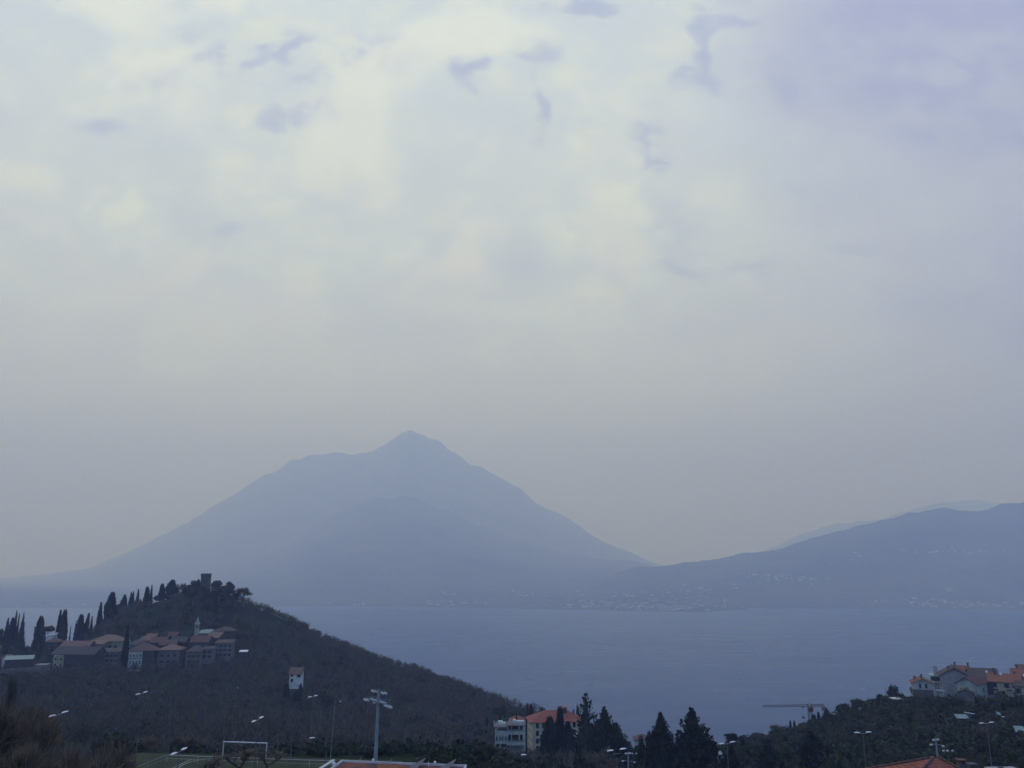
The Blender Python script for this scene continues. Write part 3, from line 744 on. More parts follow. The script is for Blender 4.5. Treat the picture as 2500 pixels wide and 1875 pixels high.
# ------------------------------------------------------------------ the woods, one continuous mass
def tree_template(seed, kind):
    g = np.random.default_rng(seed)
    if kind == 'bare':
        n = 150; th = g.uniform(0, 6.28, n); ph = g.uniform(0, 1, n) ** .7
        d = np.stack([np.cos(th) * ph * .75, np.sin(th) * ph * .75, 1.1 - ph * .55], 1); d /= np.linalg.norm(d, axis=1)[:, None]
        C = d * g.uniform(.35, .85, n)[:, None] * np.array([.62, .62, 1]) + g.normal(size=(n, 3)) * .03; C[:, 2] = np.maximum(C[:, 2], .12)
        D = (d + g.normal(size=(n, 3)) * .35) * g.uniform(.12, .24, n)[:, None]
        A = spikes(C, D, g.uniform(.025, .055, n), g)
        B = spikes(np.zeros((9, 3)), np.stack([g.normal(size=9) * .2, g.normal(size=9) * .2, g.uniform(.5, .8, 9)], 1), np.full(9, .035), g)
        return join([A, B])
    n = 150; d = g.normal(size=(n, 3)); d /= np.linalg.norm(d, axis=1)[:, None]
    lump = 1 + .32 * np.sin(d[:, 0] * 4.3 + seed) * np.cos(d[:, 1] * 3.7 + seed) + .2 * np.sin(d[:, 2] * 5 + seed)
    C = d * (g.uniform(.5, 1.12, n) * lump)[:, None] * np.array([.42, .42, .42]) + np.array([0, 0, .5])
    return join([leafquads(C, np.full(n, .19), g), lathe_np([(.1, .05), (.28, .3), (.3, .5), (.15, .72), (.02, .8)], 6, g, .25)])
TPL = [tree_template(60 + i, 'bare') for i in range(5)]; TPG = [tree_template(80 + i, 'leaf') for i in range(3)]
def scatter(n, accept, tpl, hrange, seed, name, mkey, label, cat):
    g = np.random.default_rng(seed); X = []; Y = []
    while len(X) < n:
        x = g.uniform(-620, 620, 40000); y = g.uniform(60, 1050, 40000) ** 1.0
        z = gfast(x, y); px, py = proj(x, y, z)
        ok = accept(x, y, z, px, py, g.random(40000))
        X += list(x[ok]); Y += list(y[ok])
    X = np.array(X[:n]); Y = np.array(Y[:n]); Z = gfast(X, Y)
    cl = .55 + 1.0 * (fbm(X / 28, Y / 28, 3) + .5)
    H = g.uniform(*hrange, n) * cl; pxx, pyy = proj(X, Y, Z); H = H * np.where((pxx > 1480) & (Y > 150), (.85 if mkey == 'scrub' else .45) + .15 * (Y < 260), 1.0) * np.where((pxx > 452) & (pxx < 578) & (Y > 590) & (Y < 650) & (mkey == 'scrub'), 1.9, 1.0) * np.where(Y < 200, .7, 1.0); A = g.uniform(0, 6.28, n); W = H * g.uniform(.8, 1.25, n)
    Vs = []; Fs = []; b = 0; ks = g.integers(0, len(tpl), n)
    for k in range(len(tpl)):
        m = ks == k; V, F = tpl[k]; c_, s_ = np.cos(A[m])[:, None], np.sin(A[m])[:, None]
        vx = (V[None, :, 0] * c_ - V[None, :, 1] * s_) * W[m][:, None] + X[m][:, None]
        vy = (V[None, :, 0] * s_ + V[None, :, 1] * c_) * W[m][:, None] + Y[m][:, None]
        vz = (V[None, :, 2] - .13) * H[m][:, None] + Z[m][:, None]
        VV = np.stack([vx, vy, vz], 2).reshape(-1, 3)
        FF = (F[None] + (np.arange(m.sum()) * len(V))[:, None, None]).reshape(-1, 4) + b
        Vs.append(VV); Fs.append(FF); b += len(VV)
    o = link(name, np_mesh(name, np.concatenate(Vs), np.concatenate(Fs), [M[mkey]]))
    return tag(o, label, cat, kind='stuff')
def inframe(px, py, z, y): return (px > -260) & (px < 2760) & (py > 1380) & (py < 2050) & (z > LZ + 2)
VIL = [(-40,630,1560,1628),(1180,1445,1745,1862),(2200,2520,1640,1716)]
def village(px, py):
    m = (px > 5) & (px < 575) & (py > 1566) & (py < 1626)
    m |= (px > 1195) & (px < 1450) & (py > 1740) & (py < 1866)
    m |= (px > 2215) & (px < 2560) & (py > 1640) & (py < 1716)
    m |= (px > 695) & (px < 750) & (py > 1650) & (py < 1680)
    return m
def nofield(x, y):
    a, b = fieldco(x, y)
    return ~((a > -9) & (a < 40) & (b < 3) & (b > -70)) & ~((x > -60) & (y < 145)) & (y > 85)
def acc_bare(x, y, z, px, py, r):
    clear = (fbm(x / 70 + 3, y / 70, 3) > .13) & (px > 1500)
    slope_grass = (px > 330) & (px < 520) & (py > 1462) & (py < 1560) & (y > 520)
    return inframe(px, py, z, y) & ~village(px, py) & nofield(x, y) & (y > 175 + 60 * (px > 1000)) & ~clear & (~slope_grass | (r > .45)) & (r > .7 * (px > 1500))
scatter(10500, acc_bare, TPL, (5.0, 8.5), 5, 'bare_wood', 'twig', 'grey brown leafless woodland covering the castle hill and the slopes', 'woodland')
def acc_green(x, y, z, px, py, r):
    ridge = (px > 262) & (px < 585) & (y > 585) & (y < 655)
    return inframe(px, py, z, y) & ~village(px, py) & nofield(x, y) & (((px > 1480) & (r > .2)) | (r > .84) | ridge)
scatter(3600, acc_green, TPG, (2.5, 6.0), 6, 'evergreen_scrub', 'scrub', 'dull green scrub scattered through the leafless woodland', 'scrub')
def acc_gar(x, y, z, px, py, r):
    return inframe(px, py, z, y) & village(px, py)
def acc_right(x, y, z, px, py, r):
    bld = (x > -26) & (x < -2) & (y < 107)
    dens = np.where(y < 180, .4, 1.0)
    a, b = fieldco(x, y)
    return (px > 1000) & (px < 2700) & (py > 1600) & (py < 2000) & (y > 88) & (y < 450) & ~village(px, py) & ~bld & ~((a > -9) & (a < 40) & (b < 3) & (b > -70)) & (r < dens) & ~((x > 20) & (x < 50) & (y < 90))
scatter(1300, lambda x, y, z, px, py, r: acc_right(x, y, z, px, py, r) & (y > 130), TPG, (3.0, 7.0), 26, 'slope_evergreens', 'evergreen', 'dark rounded evergreens mixed through the right hand slope', 'trees')
scatter(2900, acc_right, TPG, (1.6, 4.6), 16, 'slope_scrub', 'scrub', 'dense green brown scrub covering the right hand slope and the bottom', 'scrub')
def acc_near(x, y, z, px, py, r):
    a, b = fieldco(x, y)
    return (px > 250) & (px < 1600) & (y > 96) & (y < 260) & ~((a > -9) & (a < 40) & (b < 3.5) & (b > -70)) & ~((x > -28) & (x < 0) & (y < 108)) & (z < 175)
scatter(2200, acc_near, TPG, (1.6, 4.2), 19, 'pitch_scrub', 'scrub', 'olive scrub between the pitch and the foot of the castle hill', 'scrub')
scatter(450, lambda x, y, z, px, py, r: acc_right(x, y, z, px, py, r) & (y > 250) & (px > 1500), TPL, (4, 8), 17, 'bare_scrub', 'twig', 'leafless thicket mixed into the scrub of the right hand slope', 'scrub')
scatter(1100, acc_gar, TPG, (2.5, 6.0), 8, 'garden_scrub', 'evergreen', 'low dark garden greenery between the village houses', 'greenery')

# ------------------------------------------------------------------ buildings
def house(name, label, cat, px, py, d, w_, dp, h, rot, roof, wallm, roofm, wins=(), over=.5, rise=None, chim=(), group=None, shutters=True, under=2.5, plinth=None, extra=None):
    """px,py,d: middle of the front eave. local frame: x along the front, y into the house, z = 0 at the foot of the wall"""
    e = P(px, py, d); cr, sr = math.cos(rot), math.sin(rot)
    o = empty(name, (e.x - sr * dp / 2, e.y + cr * dp / 2, e.z - h), rot)
    X, Y = w_ / 2, dp / 2; rise = rise if rise is not None else min(w_, dp) * .22
    b = MB()
    if roof == 'gy':      # gable faces the front
        b.add([(-X,-Y,-under),(X,-Y,-under),(X,Y,-under),(-X,Y,-under),(-X,-Y,h),(X,-Y,h),(X,Y,h),(-X,Y,h),(0,-Y,h+rise),(0,Y,h+rise)],
              [(0,1,5,8,4),(2,3,7,9,6),(1,2,6,5),(3,0,4,7),(3,2,1,0),(4,8,9,7),(8,5,6,9)])
    elif roof == 'gx':
        b.add([(-X,-Y,-under),(X,-Y,-under),(X,Y,-under),(-X,Y,-under),(-X,-Y,h),(X,-Y,h),(X,Y,h),(-X,Y,h),(-X,0,h+rise),(X,0,h+rise)],
              [(0,1,5,4),(2,3,7,6),(1,2,6,9,5),(3,0,4,8,7),(3,2,1,0),(4,5,9,8),(8,9,6,7)])
    elif roof == 'shed':
        b.add([(-X,-Y,-under),(X,-Y,-under),(X,Y,-under),(-X,Y,-under),(-X,-Y,h),(X,-Y,h),(X,Y,h+rise),(-X,Y,h+rise)],
              [(0,1,5,4),(2,3,7,6),(1,2,6,5),(3,0,4,7),(3,2,1,0),(4,5,6,7)])
    else: b.box(-X, X, -Y, Y, -under, h)
    b.build('wall', M[wallm], o)
    if plinth: MB().box(-X - .06, X + .06, -Y - .06, Y + .06, -under, plinth).build('plinth', M['plinth'], o)
    r = MB(); v = over; th = .16
    def slab(pts):
        n = Vector(pts[1]) - Vector(pts[0]); n = n.cross(Vector(pts[2]) - Vector(pts[0])).normalized()
        if n.z < 0: n = -n
        k = len(pts); r.add([Vector(p) + n * .03 for p in pts] + [Vector(p) + n * (.03 + th) for p in pts],
              [tuple(range(k))[::-1], tuple(range(k, 2 * k))] + [(i, (i + 1) % k, k + (i + 1) % k, k + i) for i in range(k)])
    if roof == 'gy':
        q = rise / X
        slab([(-X - v, -Y - v, h - v * q), (0, -Y - v, h + rise), (0, Y + v, h + rise), (-X - v, Y + v, h - v * q)])
        slab([(0, -Y - v, h + rise), (X + v, -Y - v, h - v * q), (X + v, Y + v, h - v * q), (0, Y + v, h + rise)])
    elif roof == 'gx':
        q = rise / Y
        slab([(-X - v, -Y - v, h - v * q), (X + v, -Y - v, h - v * q), (X + v, 0, h + rise), (-X - v, 0, h + rise)])
        slab([(-X - v, 0, h + rise), (X + v, 0, h + rise), (X + v, Y + v, h - v * q), (-X - v, Y + v, h - v * q)])
    elif roof == 'hip':
        a, c_ = X + v, Y + v; m = min(a, c_)
        r.add([(-a,-c_,h-.05),(a,-c_,h-.05),(a,c_,h-.05),(-a,c_,h-.05),(-a,-c_,h+.12),(a,-c_,h+.12),(a,c_,h+.12),(-a,c_,h+.12)] +
              ([(-(a-m),0,h+rise+.12),(a-m,0,h+rise+.12)] if a >= c_ else [(0,-(c_-m),h+rise+.12),(0,c_-m,h+rise+.12)]),
              [(3,2,1,0),(0,1,5,4),(1,2,6,5),(2,3,7,6),(3,0,4,7)] + ([(4,5,9,8),(6,7,8,9),(5,6,9),(7,4,8)] if a > c_ + .01 else ([(4,5,8),(6,7,9),(5,6,9,8),(7,4,8,9)])))
    elif roof == 'shed':
        slab([(-X - v, -Y - v, h - v * rise / dp), (X + v, -Y - v, h - v * rise / dp), (X + v, Y + v, h + rise + v * rise / dp), (-X - v, Y + v, h + rise + v * rise / dp)])
    else:
        r.box(-X - v, X + v, -Y - v, Y + v, h + .003, h + .3)
    rf = r.build('roof', M[roofm], o)
    for (cx, cy) in chim:
        zt = h + rise * (1 - (abs(cx) / X if roof == 'gy' else abs(cy) / Y)) if roof in ('gx', 'gy', 'hip') else h
        k = MB().box(cx - .35, cx + .35, cy - .35, cy + .35, zt - .6, zt + 1.3).box(cx - .48, cx + .48, cy - .48, cy + .48, zt + 1.3, zt + 1.5)
        k.build('chimney', M['plinth'], rf)
    for (f, x, z, ww, hh) in wins:
        fr = MB(); pa = MB(); t = .08
        def put(mb, x0, x1, y0, y1, z0, z1):
            if f == 'F': mb.box(x0, x1, -Y - y1, -Y - y0, z0, z1)
            elif f == 'L': mb.box(-X - y1, -X - y0, x0, x1, z0, z1)
            else: mb.box(X + y0, X + y1, x0, x1, z0, z1)
        l, rr = x - ww / 2, x + ww / 2
        put(fr, l - t, l, -.05, .07, z - t, z + hh + t); put(fr, rr, rr + t, -.05, .07, z - t, z + hh + t)
        put(fr, l, rr, -.05, .07, z + hh, z + hh + t); put(fr, l, rr, -.05, .10, z - t, z)
        put(pa, l, rr, -.04, .02, z, z + hh)
        wn = fr.build('window', M['frame'], o); pa.build('pane', M['glass'], wn)
        if shutters and ww < 2:
            for q0, q1 in ((l - t - ww * .45, l - t), (rr + t, rr + t + ww * .45)):
                s_ = MB(); put(s_, q0, q1, .003, .06, z, z + hh); s_.build('shutter', M['shutter'], wn)
    if extra: extra(o, X, Y, h, rise)
    return tag(o, label, cat, group)
def grid(f, xs_, zs_, w_=1.0, h=1.4): return [(f, x, z, w_, h) for x in xs_ for z in zs_]
def S(n, d): return n * mpp(d)

GV = 'houses of the village below the castle'; V = lambda *a, **k: house('village_house', a[0], 'house', *a[1:], group=GV, **k)
# castle tower
def tower():
    top = P(504, 1400, 628); w_ = S(20, 628); z0 = P(504, 1450, 628).z; h = top.z - z0
    o = empty('castle_tower', (top.x, top.y, z0), .12)
    a = w_ / 2; b = MB().add([(-a*1.06,-a*1.06,-3),(a*1.06,-a*1.06,-3),(a*1.06,a*1.06,-3),(-a*1.06,a*1.06,-3),(-a,-a,h-2.1),(a,-a,h-2.1),(a,a,h-2.1),(-a,a,h-2.1)],
        [(0,1,5,4),(1,2,6,5),(2,3,7,6),(3,0,4,7),(3,2,1,0),(4,5,6,7)])
    MBt = MB(); MBt.add([(-a*1.06,-a*1.06,-3),(a*1.06,-a*1.06,-3),(a*1.06,a*1.06,-3),(-a*1.06,a*1.06,-3),(-a,-a,h-2.1),(a,-a,h-2.1),(a,a,h-2.1),(-a,a,h-2.1)],
        [(0,1,5,4),(1,2,6,5),(2,3,7,6),(3,0,4,7),(3,2,1,0),(4,5,6,7)]); MBt.build('wall', M['stone'], o)
    c_ = a + .18; g = .55
    par = MB()
    for s in (-1, 1):
        par.box(-c_, c_, s*c_ - (g if s > 0 else 0), s*c_ + (g if s < 0 else 0), h-2.1, h-1.0); par.box(s*c_ - (g if s > 0 else 0), s*c_ + (g if s < 0 else 0), -c_+g, c_-g, h-2.1, h-1.0)
    par.build('parapet', M['stone'], o)
    for sx, sy in ((-1,-1),(1,-1),(1,1),(-1,1)):
        m = MB(); L_ = c_ * .78
        x0, x1 = (-c_, -c_ + L_) if sx < 0 else (c_ - L_, c_); y0, y1 = (-c_, -c_ + g) if sy < 0 else (c_ - g, c_)
        m.box(x0, x1, y0, y1, h - .998, h); xx0, xx1 = (-c_, -c_ + g) if sx < 0 else (c_ - g, c_); yy0, yy1 = (-c_ + g, -c_ + L_) if sy < 0 else (c_ - L_, c_ - g)
        m.box(xx0, xx1, yy0, yy1, h - .998, h); m.build('battlement', M['stone'], o)
    MB().box(-.25, .25, -a - .05, -a + .3, h * .55, h * .55 + 1.5).build('window', M['glass'], o)
    tag(o, 'square battlemented stone tower on the hilltop', 'tower')
tower()
# church with bell tower
def church():
    d = 545; base = P(480, 1549, d); o = empty('church', (base.x, base.y, base.z - 3), .1); H = P(480, 1521, d).z - base.z + 3; a = S(9.0, d) / 2
    bt = MB().box(-a, a, -a, a, -4, H - .3).build('bell_tower', M['wall_green'], o)
    for z in (H - 3.2,):
        for f in (-1, 1):
            MB().box(-a * .4, a * .4, f * (a + .03) - .03, f * (a + .03) + .03, z, z + 2).build('belfry_opening', M['glass'], bt)
            MB().box(f * (a + .03) - .03, f * (a + .03) + .03, -a * .4, a * .4, z, z + 2).build('belfry_opening', M['glass'], bt)
    MB().box(-a * 1.2, a * 1.2, -a * 1.2, a * 1.2, H - .3, H).build('cornice', M['pale_trim'], bt)
    sp = P(480, 1504, d).z - base.z + 3
    MB().lathe([(a * 1.35, 0), (a * .8, (sp - H) * .35), (a * .3, (sp - H) * .75), (.05, sp - H)], 8, (0, 0, H + .002)).build('spire', M['sheet'], bt)
    n = MB(); x0 = P(486, 1545, d).x - base.x; x1 = P(517, 1545, d).x - base.x; zt = P(500, 1546, d).z - base.z + 3
    n.box(x0, x1, -1, 7, -4, zt); n.build('wall', M['wall_grey'], o)
    r = MB(); hh = S(9, d); q = (x1 - x0) * .12
    r.add([(x0-.4,-1.5,zt),(x1+1,-1.5,zt+.2),(x1-q,3,zt+hh),(x0+.3,3,zt+hh*.78),(x1+1,7.5,zt+.2),(x0-.4,7.5,zt)],[(0,1,2,3),(3,2,4,5),(1,4,2),(5,0,3),(5,4,1,0)]); r.build('roof', M['sheet'], o)
    tag(o, 'small church with a pale pointed spire and pale nave roof', 'church')
church()
g2 = lambda f, n, w_, zs_, ww=.9, hh=1.3: grid(f, [(-.5 + (i + .5) / n) * w_ for i in range(n)], zs_, ww, hh)
V('long low house with weathered grey slab roof and a yellow green end bay', 178, 1597, 498, S(116,498), 12, 8.2, -.16, 'gx', 'wall_dark', 'slate', wins=grid('F', [-2,2,6,10], [1.4,4.6], 1, 1.3), rise=3.6, chim=[(3,1)])
def bay(o, X, Y, h, rise):
    b = MB().box(-X + 1.8, -X + 8.4, -Y - .5, -Y - .003, -2, h - .5); w = b.build('front_bay', M['wall_olive'], o); w['label'] = 'yellow green rendered end bay'
    for x in (-X + 3.4, -X + 6.9):
        for z in (1.4, 4.6): MB().box(x - .45, x + .45, -Y - .56, -Y - .47, z, z + 1.3).build('window', M['glass'], w)
bpy.data.objects['village_house']; _o = [o for o in bpy.data.objects if o.name.startswith('village_house')][-1]; bay(_o, S(116,498)/2, 6, 8.2, 3.6)
V('house with two pale pinkish sloping roofs behind the long grey one', 182, 1578, 520, S(72,520), 9, 6, -.05, 'gx', 'wall_dark', 'pink', rise=2.8, chim=[(3,.5)], wins=g2('F',3,14,[1.5]))
V('wide villa with tan hipped roof and green white walls', 256, 1566, 535, S(72,535), 13, 8.5, -.05, 'hip', 'wall_green', 'tan', rise=3.5, over=1.0, chim=[(-4,0)], wins=g2('F',5,18,[1.2,4.8]))
V('low annex with tan roof at the left of the wide villa', 234, 1573, 525, S(34,525), 7, 4, -.05, 'shed', 'wall_grey', 'tan', rise=1.5)
V('small house with plain red hipped roof under the umbrella pine', 126, 1568, 560, S(30,560), 9, 6, .1, 'hip', 'wall_dark', 'redfaded', rise=2.6)
V('white house glimpsed under the crown of the umbrella pine', 121, 1551, 585, S(16,585), 6, 4.5, 0, 'shed', 'wall_white', 'pale_trim', rise=1)
V('tall corner house with pale teal end wall and brown red roof', 346, 1589, 505, S(58,505), 14, 11.5, .22, 'hip', 'wall_dark', 'redfaded', rise=4.6, over=.8, chim=[(2,1)], wins=grid('F',[3.5,6],[1,4.4,7.6]))
def teal(o, X, Y, h, rise):
    w = MB().box(-X - .002, -X + 7.6, -Y - .4, -Y - .003, -2.5, h - .3).build('facade', M['wall_teal'], o); w['label'] = 'pale teal facade'
    for i in range(4):
        for z in (1.2, 4.2, 5.6, 8.3): MB().box(-X + .9 + i * 1.75, -X + 1.6 + i * 1.75, -Y - .46, -Y - .37, z, z + (1.1 if z != 5.6 else .5)).build('window', M['glass'], w)
    MB().box(-X - .05, -X + 7.7, -Y - .62, -Y - .402, 7.2, 7.45).build('balcony', M['shutter'], w)
_o = [o for o in bpy.data.objects if o.name.startswith('village_house') and o.parent is None][-1]; teal([o for o in bpy.data.objects if o.get('label','').startswith('tall corner house')][0], S(58,505)/2, 7, 11.5, 4)
V('house with low tan hipped roof and grey walls right of the teal ended one', 412, 1587, 512, S(52,512), 12, 8.5, .1, 'hip', 'wall_grey', 'tan', rise=2.8, over=.9, chim=[(-3,1)], wins=grid('F',[-3.5,0,3.5],[1.2,4.6]))
V('dark low house with brown roof below the red roofed tall one', 474, 1591, 505, S(38,505), 10, 7.5, .15, 'hip', 'wall_grey', 'brown', rise=3.2, over=.7, wins=grid('F',[-2.5,0,2.5],[1.2,4.2]))
V('tall house with wine red roof in front of the spire', 487, 1567, 520, S(44,520), 10, 8.5, .08, 'gx', 'wall_dark', 'redwine', rise=3.3, chim=[(0,1)], wins=grid('F',[-3.5,0,3.5],[1.4,4.8]))
V('house with red roof at the middle of the village, left of the brown ones', 385, 1568, 528, S(36,528), 9, 6.5, .05, 'gx', 'wall_dark', 'redwine', rise=2.8, chim=[(-2,0)])
V('house with tan red roof jutting before the plain red roofed one', 410, 1574, 520, S(38,520), 8, 6, .2, 'gx', 'wall_dark', 'redfaded', rise=2.5)
V('small shed with bright salmon roof at the top edge of the village', 421, 1552, 545, S(22,545), 6, 4, .1, 'gx', 'wall_dark', 'redwine', rise=2)
V('house with grey purple roof between the salmon roof and the church', 435, 1567, 530, S(36,530), 8, 6.5, .1, 'gx', 'wall_dark', 'slate', rise=2.8, chim=[(2,.5)])
V('narrow house with tan roof left of the red roofed middle house', 358, 1564, 535, S(30,535), 8, 6.5, .1, 'gx', 'wall_dark', 'tan', rise=2.3)
V('house with pinkish roof behind the narrow tan roofed one', 368, 1556, 545, S(24,545), 7, 6, .1, 'gx', 'wall_dark', 'pink', rise=2)
V('house with grey metal lean roof right of the tall black cypress', 326, 1574, 520, S(22,520), 7, 7, -.2, 'shed', 'wall_grey', 'slate', rise=2.2)
V('house with brown hipped roof highest at the right end of the village', 543, 1541, 545, S(42,545), 11, 9.5, .05, 'hip', 'wall_dark', 'brown', rise=2.6, over=.9, wins=grid('F',[-3.5,0,3.5],[1.5,5,7.4]))
V('house with tan sloping roof right of the church nave', 520, 1556, 532, S(34,532), 9, 9, -.25, 'gx', 'wall_dark', 'tan', rise=3, chim=[(3,0)], wins=grid('F',[-2,2],[1.5,5]))
V('plain grey house front with rows of windows at the lower right of the village', 545, 1570, 520, S(40,520), 8, 8.5, .05, 'shed', 'wall_grey', 'brown', rise=1.2, wins=grid('F',[-4,-1.3,1.3,4],[1,3.7,6.2]))
V('small blue grey house under the wine red roof', 506, 1585, 508, S(26,508), 7, 6, .05, 'shed', 'wall_grey', 'slate', rise=.9, wins=grid('F',[-1.5,1.5],[1.2,3.6]))
V('grey stucco house between the long grey roof and the tall cypress', 268, 1592, 505, S(44,505), 8, 6.5, 0, 'shed', 'wall_grey', 'brown', rise=1.3, wins=grid('F',[-4,-1.3,1.3,4],[1,3.8]))
V('dim house with tiny windows left of the tall black cypress', 300, 1566, 540, S(20,540), 7, 6, 0, 'gx', 'wall_green', 'slate', rise=2, wins=grid('F',[-1.5,1.5],[1.2,3.6]))
# smaller village structures
house('storage_shed', 'long shed with pale teal sheet roof at far left', 'shed', 46, 1610, 470, S(58,470), 6, 4.5, .42, 'shed', 'wall_dark', 'sheet', rise=1.3)
house('storage_shed', 'low dark shed with a white front wall at the left edge', 'shed', 13, 1604, 475, S(14,475), 5, 3.5, .1, 'shed', 'wall_white', 'slate', rise=.8)
house('garage', 'low garage with white flat roof below the long grey roof', 'garage', 100, 1624, 470, S(26,470), 6, 3, .12, 'flat', 'wall_grey', 'wall_mid', over=.1)
house('garden_hut', 'small hut with bright white roof in the wood right of the village', 'hut', 594, 1591, 520, S(16,520), 2, 2.2, .05, 'shed', 'wall_dark', 'white', rise=.5)
def wallrun(name, label, cat, pts, d, t, hgt, m):
    W = [P(x, y, dd) for (x, y), dd in zip(pts, d)]; b = MB()
    for a, c_ in zip(W, W[1:]):
        n = Vector((-(c_ - a).y, (c_ - a).x, 0)).normalized() * t / 2
        b.add([a-n-Vector((0,0,hgt)), c_-n-Vector((0,0,hgt)), c_+n-Vector((0,0,hgt)), a+n-Vector((0,0,hgt)), a-n, c_-n, c_+n, a+n], [(3,2,1,0),(4,5,6,7),(0,1,5,4),(1,2,6,5),(2,3,7,6),(3,0,4,7)])
    return tag(b.build(name, M[m]), label, cat)
wallrun('retaining_wall', 'thin grey retaining wall under the garage at far left', 'wall', [(0,1634),(60,1630),(112,1626)], (455,458,462), .4, 2.2, 'wall_grey')
# the small chalet in the wood
house('chalet', 'lone narrow white house with red brown roof in the wood', 'house', 722, 1644, 440, S(30,440), 4, 5.0, 0, 'gx', 'wall_white', 'tan', rise=2.6, over=.45, wins=[('F',-1.9,3.6,1.3,1.5),('F',1.6,3.2,1.5,1.8),('F',-1.8,.8,1.1,1.5)], shutters=False)
# flat roofed modern building
def modern():
    d = 345; m = mpp(d); e = P(1208, 1784, d); z0 = P(1208, 1864, d).z; H = e.z - z0
    o = empty('modern_building', (e.x, e.y, z0), -.04); X = lambda p: (p - 1208) * m
    MB().box(X(1208), X(1238), 0, 10, -3, H).build('wall', M['wall_teal'], o)
    z = lambda py: (1864 - py) * m
    w2 = MB()
    for a, b_ in ((1238,1240),(1247,1249),(1265,1268),(1275,1280)): w2.box(X(a), X(b_), .3, .9, z(1819), z(1780))
    w2.box(X(1238), X(1280), .302, .9, z(1800), z(1792)); w2.box(X(1238), X(1280), .304, .9, z(1824), z(1817)); w2.box(X(1238)+.002, X(1280), 3.2, 10, z(1866), z(1780)); w2.box(X(1275), X(1280), .902, 3.2, z(1866), z(1780.2))
    w2.box(X(1238)+.002, X(1274.9), .902, 3.2, z(1822), z(1819.5)); w2.box(X(1238)+.002, X(1274.9), .902, 3.2, z(1796), z(1795))
    w2.build('loggia_front', M['wall_teal'], o)
    MB().box(X(1237), X(1281), -.2, 10.4, z(1780) + .01, z(1778)).build('roof', M['wall_grey'], o)
    MB().box(X(1206), X(1236.8), -.6, 10.4, z(1784) + .01, z(1781.5)).build('roof', M['wall_grey'], o)
    for a, b_, c_, e_ in ((1211.5,1214,1804,1813),(1219.8,1222,1804,1813),(1225.2,1227.5,1804,1813),(1233.5,1236,1804,1813),(1211,1218.5,1820.5,1828),(1222.5,1236.5,1820.5,1828),(1211.5,1214,1845,1853),(1219.8,1222,1845,1853),(1225.2,1227.5,1845,1853),(1233.5,1236,1845,1853)):
        f = MB(); f.box(X(a)-.1, X(a), -.08, .05, z(e_), z(c_)); f.box(X(b_), X(b_)+.1, -.08, .05, z(e_), z(c_)); f.box(X(a)-.1, X(b_)+.1, -.12, .05, z(e_)-.12, z(e_)); w_ = f.build('window', M['frame'], o)
        MB().box(X(a), X(b_), -.03, .05, z(e_)+.003, z(c_)).build('pane', M['glass'], w_)
    for a, b_ in ((1240,1247),(1249,1265),(1268,1275)):
        for c_, e_ in ((1781,1792),(1800,1817)): MB().box(X(a), X(b_), 3.12, 3.198, z(e_)+.3, z(c_)-.5).build('balcony_door', M['glass'], o)
    for a, b_, c_ in ((1214,1225,1774),(1219,1232,1776),(1250,1258,1771),(1259,1277,1773)):
        MB().box(X(a), X(b_), 2 + (a % 3), 4.5 + (a % 3), z(1783), z(c_)).build('roof_box', M['whitepaint'], o)
    MB().tube((X(1206.5),-.3,z(1781.5)), (X(1206.5),-.3,z(1768)), .12, .12, 6).build('flue', M['white'], o)
    tag(o, 'pale green flat roofed block with loggias and slot windows', 'building')
modern()
house('small_house', 'small salmon roofed house behind the pale flat roofed block', 'house', 1262, 1761, 430, S(34,430), 7, 5, 0, 'hip', 'wall_white', 'red', rise=2.3)
# large yellow building
def yellow(o, X, Y, h, rise):
    for i, x in enumerate(np.arange(-Y + 2, Y - 1, 3.2)):
        pass
w_y = S(128, 368); hy = P(1360,1763,368).z - P(1360,1838,368).z
wy = grid('F', [-w_y/2 + S(k, 368) for k in (13, 28, 43, 58, 73, 88, 103, 118)], [hy*.08, hy*.32, hy*.57, hy*.82], 1.15, 1.9) + grid('L', [-3.8, 0, 3.8], [hy*.08, hy*.32, hy*.57, hy*.82], 1.0, 1.9)
house('yellow_building', 'large four storey yellow building with orange hipped roof', 'building', 1363, 1763, 368, w_y, 13, hy, .13, 'hip', 'wall_yellow', 'red', rise=S(21,368), over=.9, wins=wy, shutters=False, chim=[(7.5,-2)],
      extra=lambda o, X, Y, h, rise: (MB().box(1.5, 4.5, -2.2, 1, h + rise * .4, h + rise + 1.1).build('turret', M['wall_dark'], o), MB().add([(1.1,-2.7,h+rise+1.1),(4.9,-2.7,h+rise+1.1),(4.9,1.4,h+rise+2.5),(1.1,1.4,h+rise+2.5),(1.1,-2.7,h+rise+1.25),(4.9,-2.7,h+rise+1.25),(4.9,1.4,h+rise+2.65),(1.1,1.4,h+rise+2.65)],[(3,2,1,0),(4,5,6,7),(0,1,5,4),(1,2,6,5),(2,3,7,6),(3,0,4,7)]) or 0))
_t = [o for o in bpy.data.objects if o.get('label', '').startswith('large four storey')][0]
_h, _r = hy, S(21,368)
MB().box(1.1, 4.9, -2.8, 1.6, _h+_r+1.102, _h+_r+1.3).build('turret_roof', M['red'], _t)
house('cottage', 'small cottage with pinkish roof left of the two big spruces', 'house', 1569, 1808, 300, S(38,300), 6, 4, -.1, 'hip', 'wall_white', 'redfaded', rise=1.5, wins=[('F',-1.5,1,1.2,1.3)])
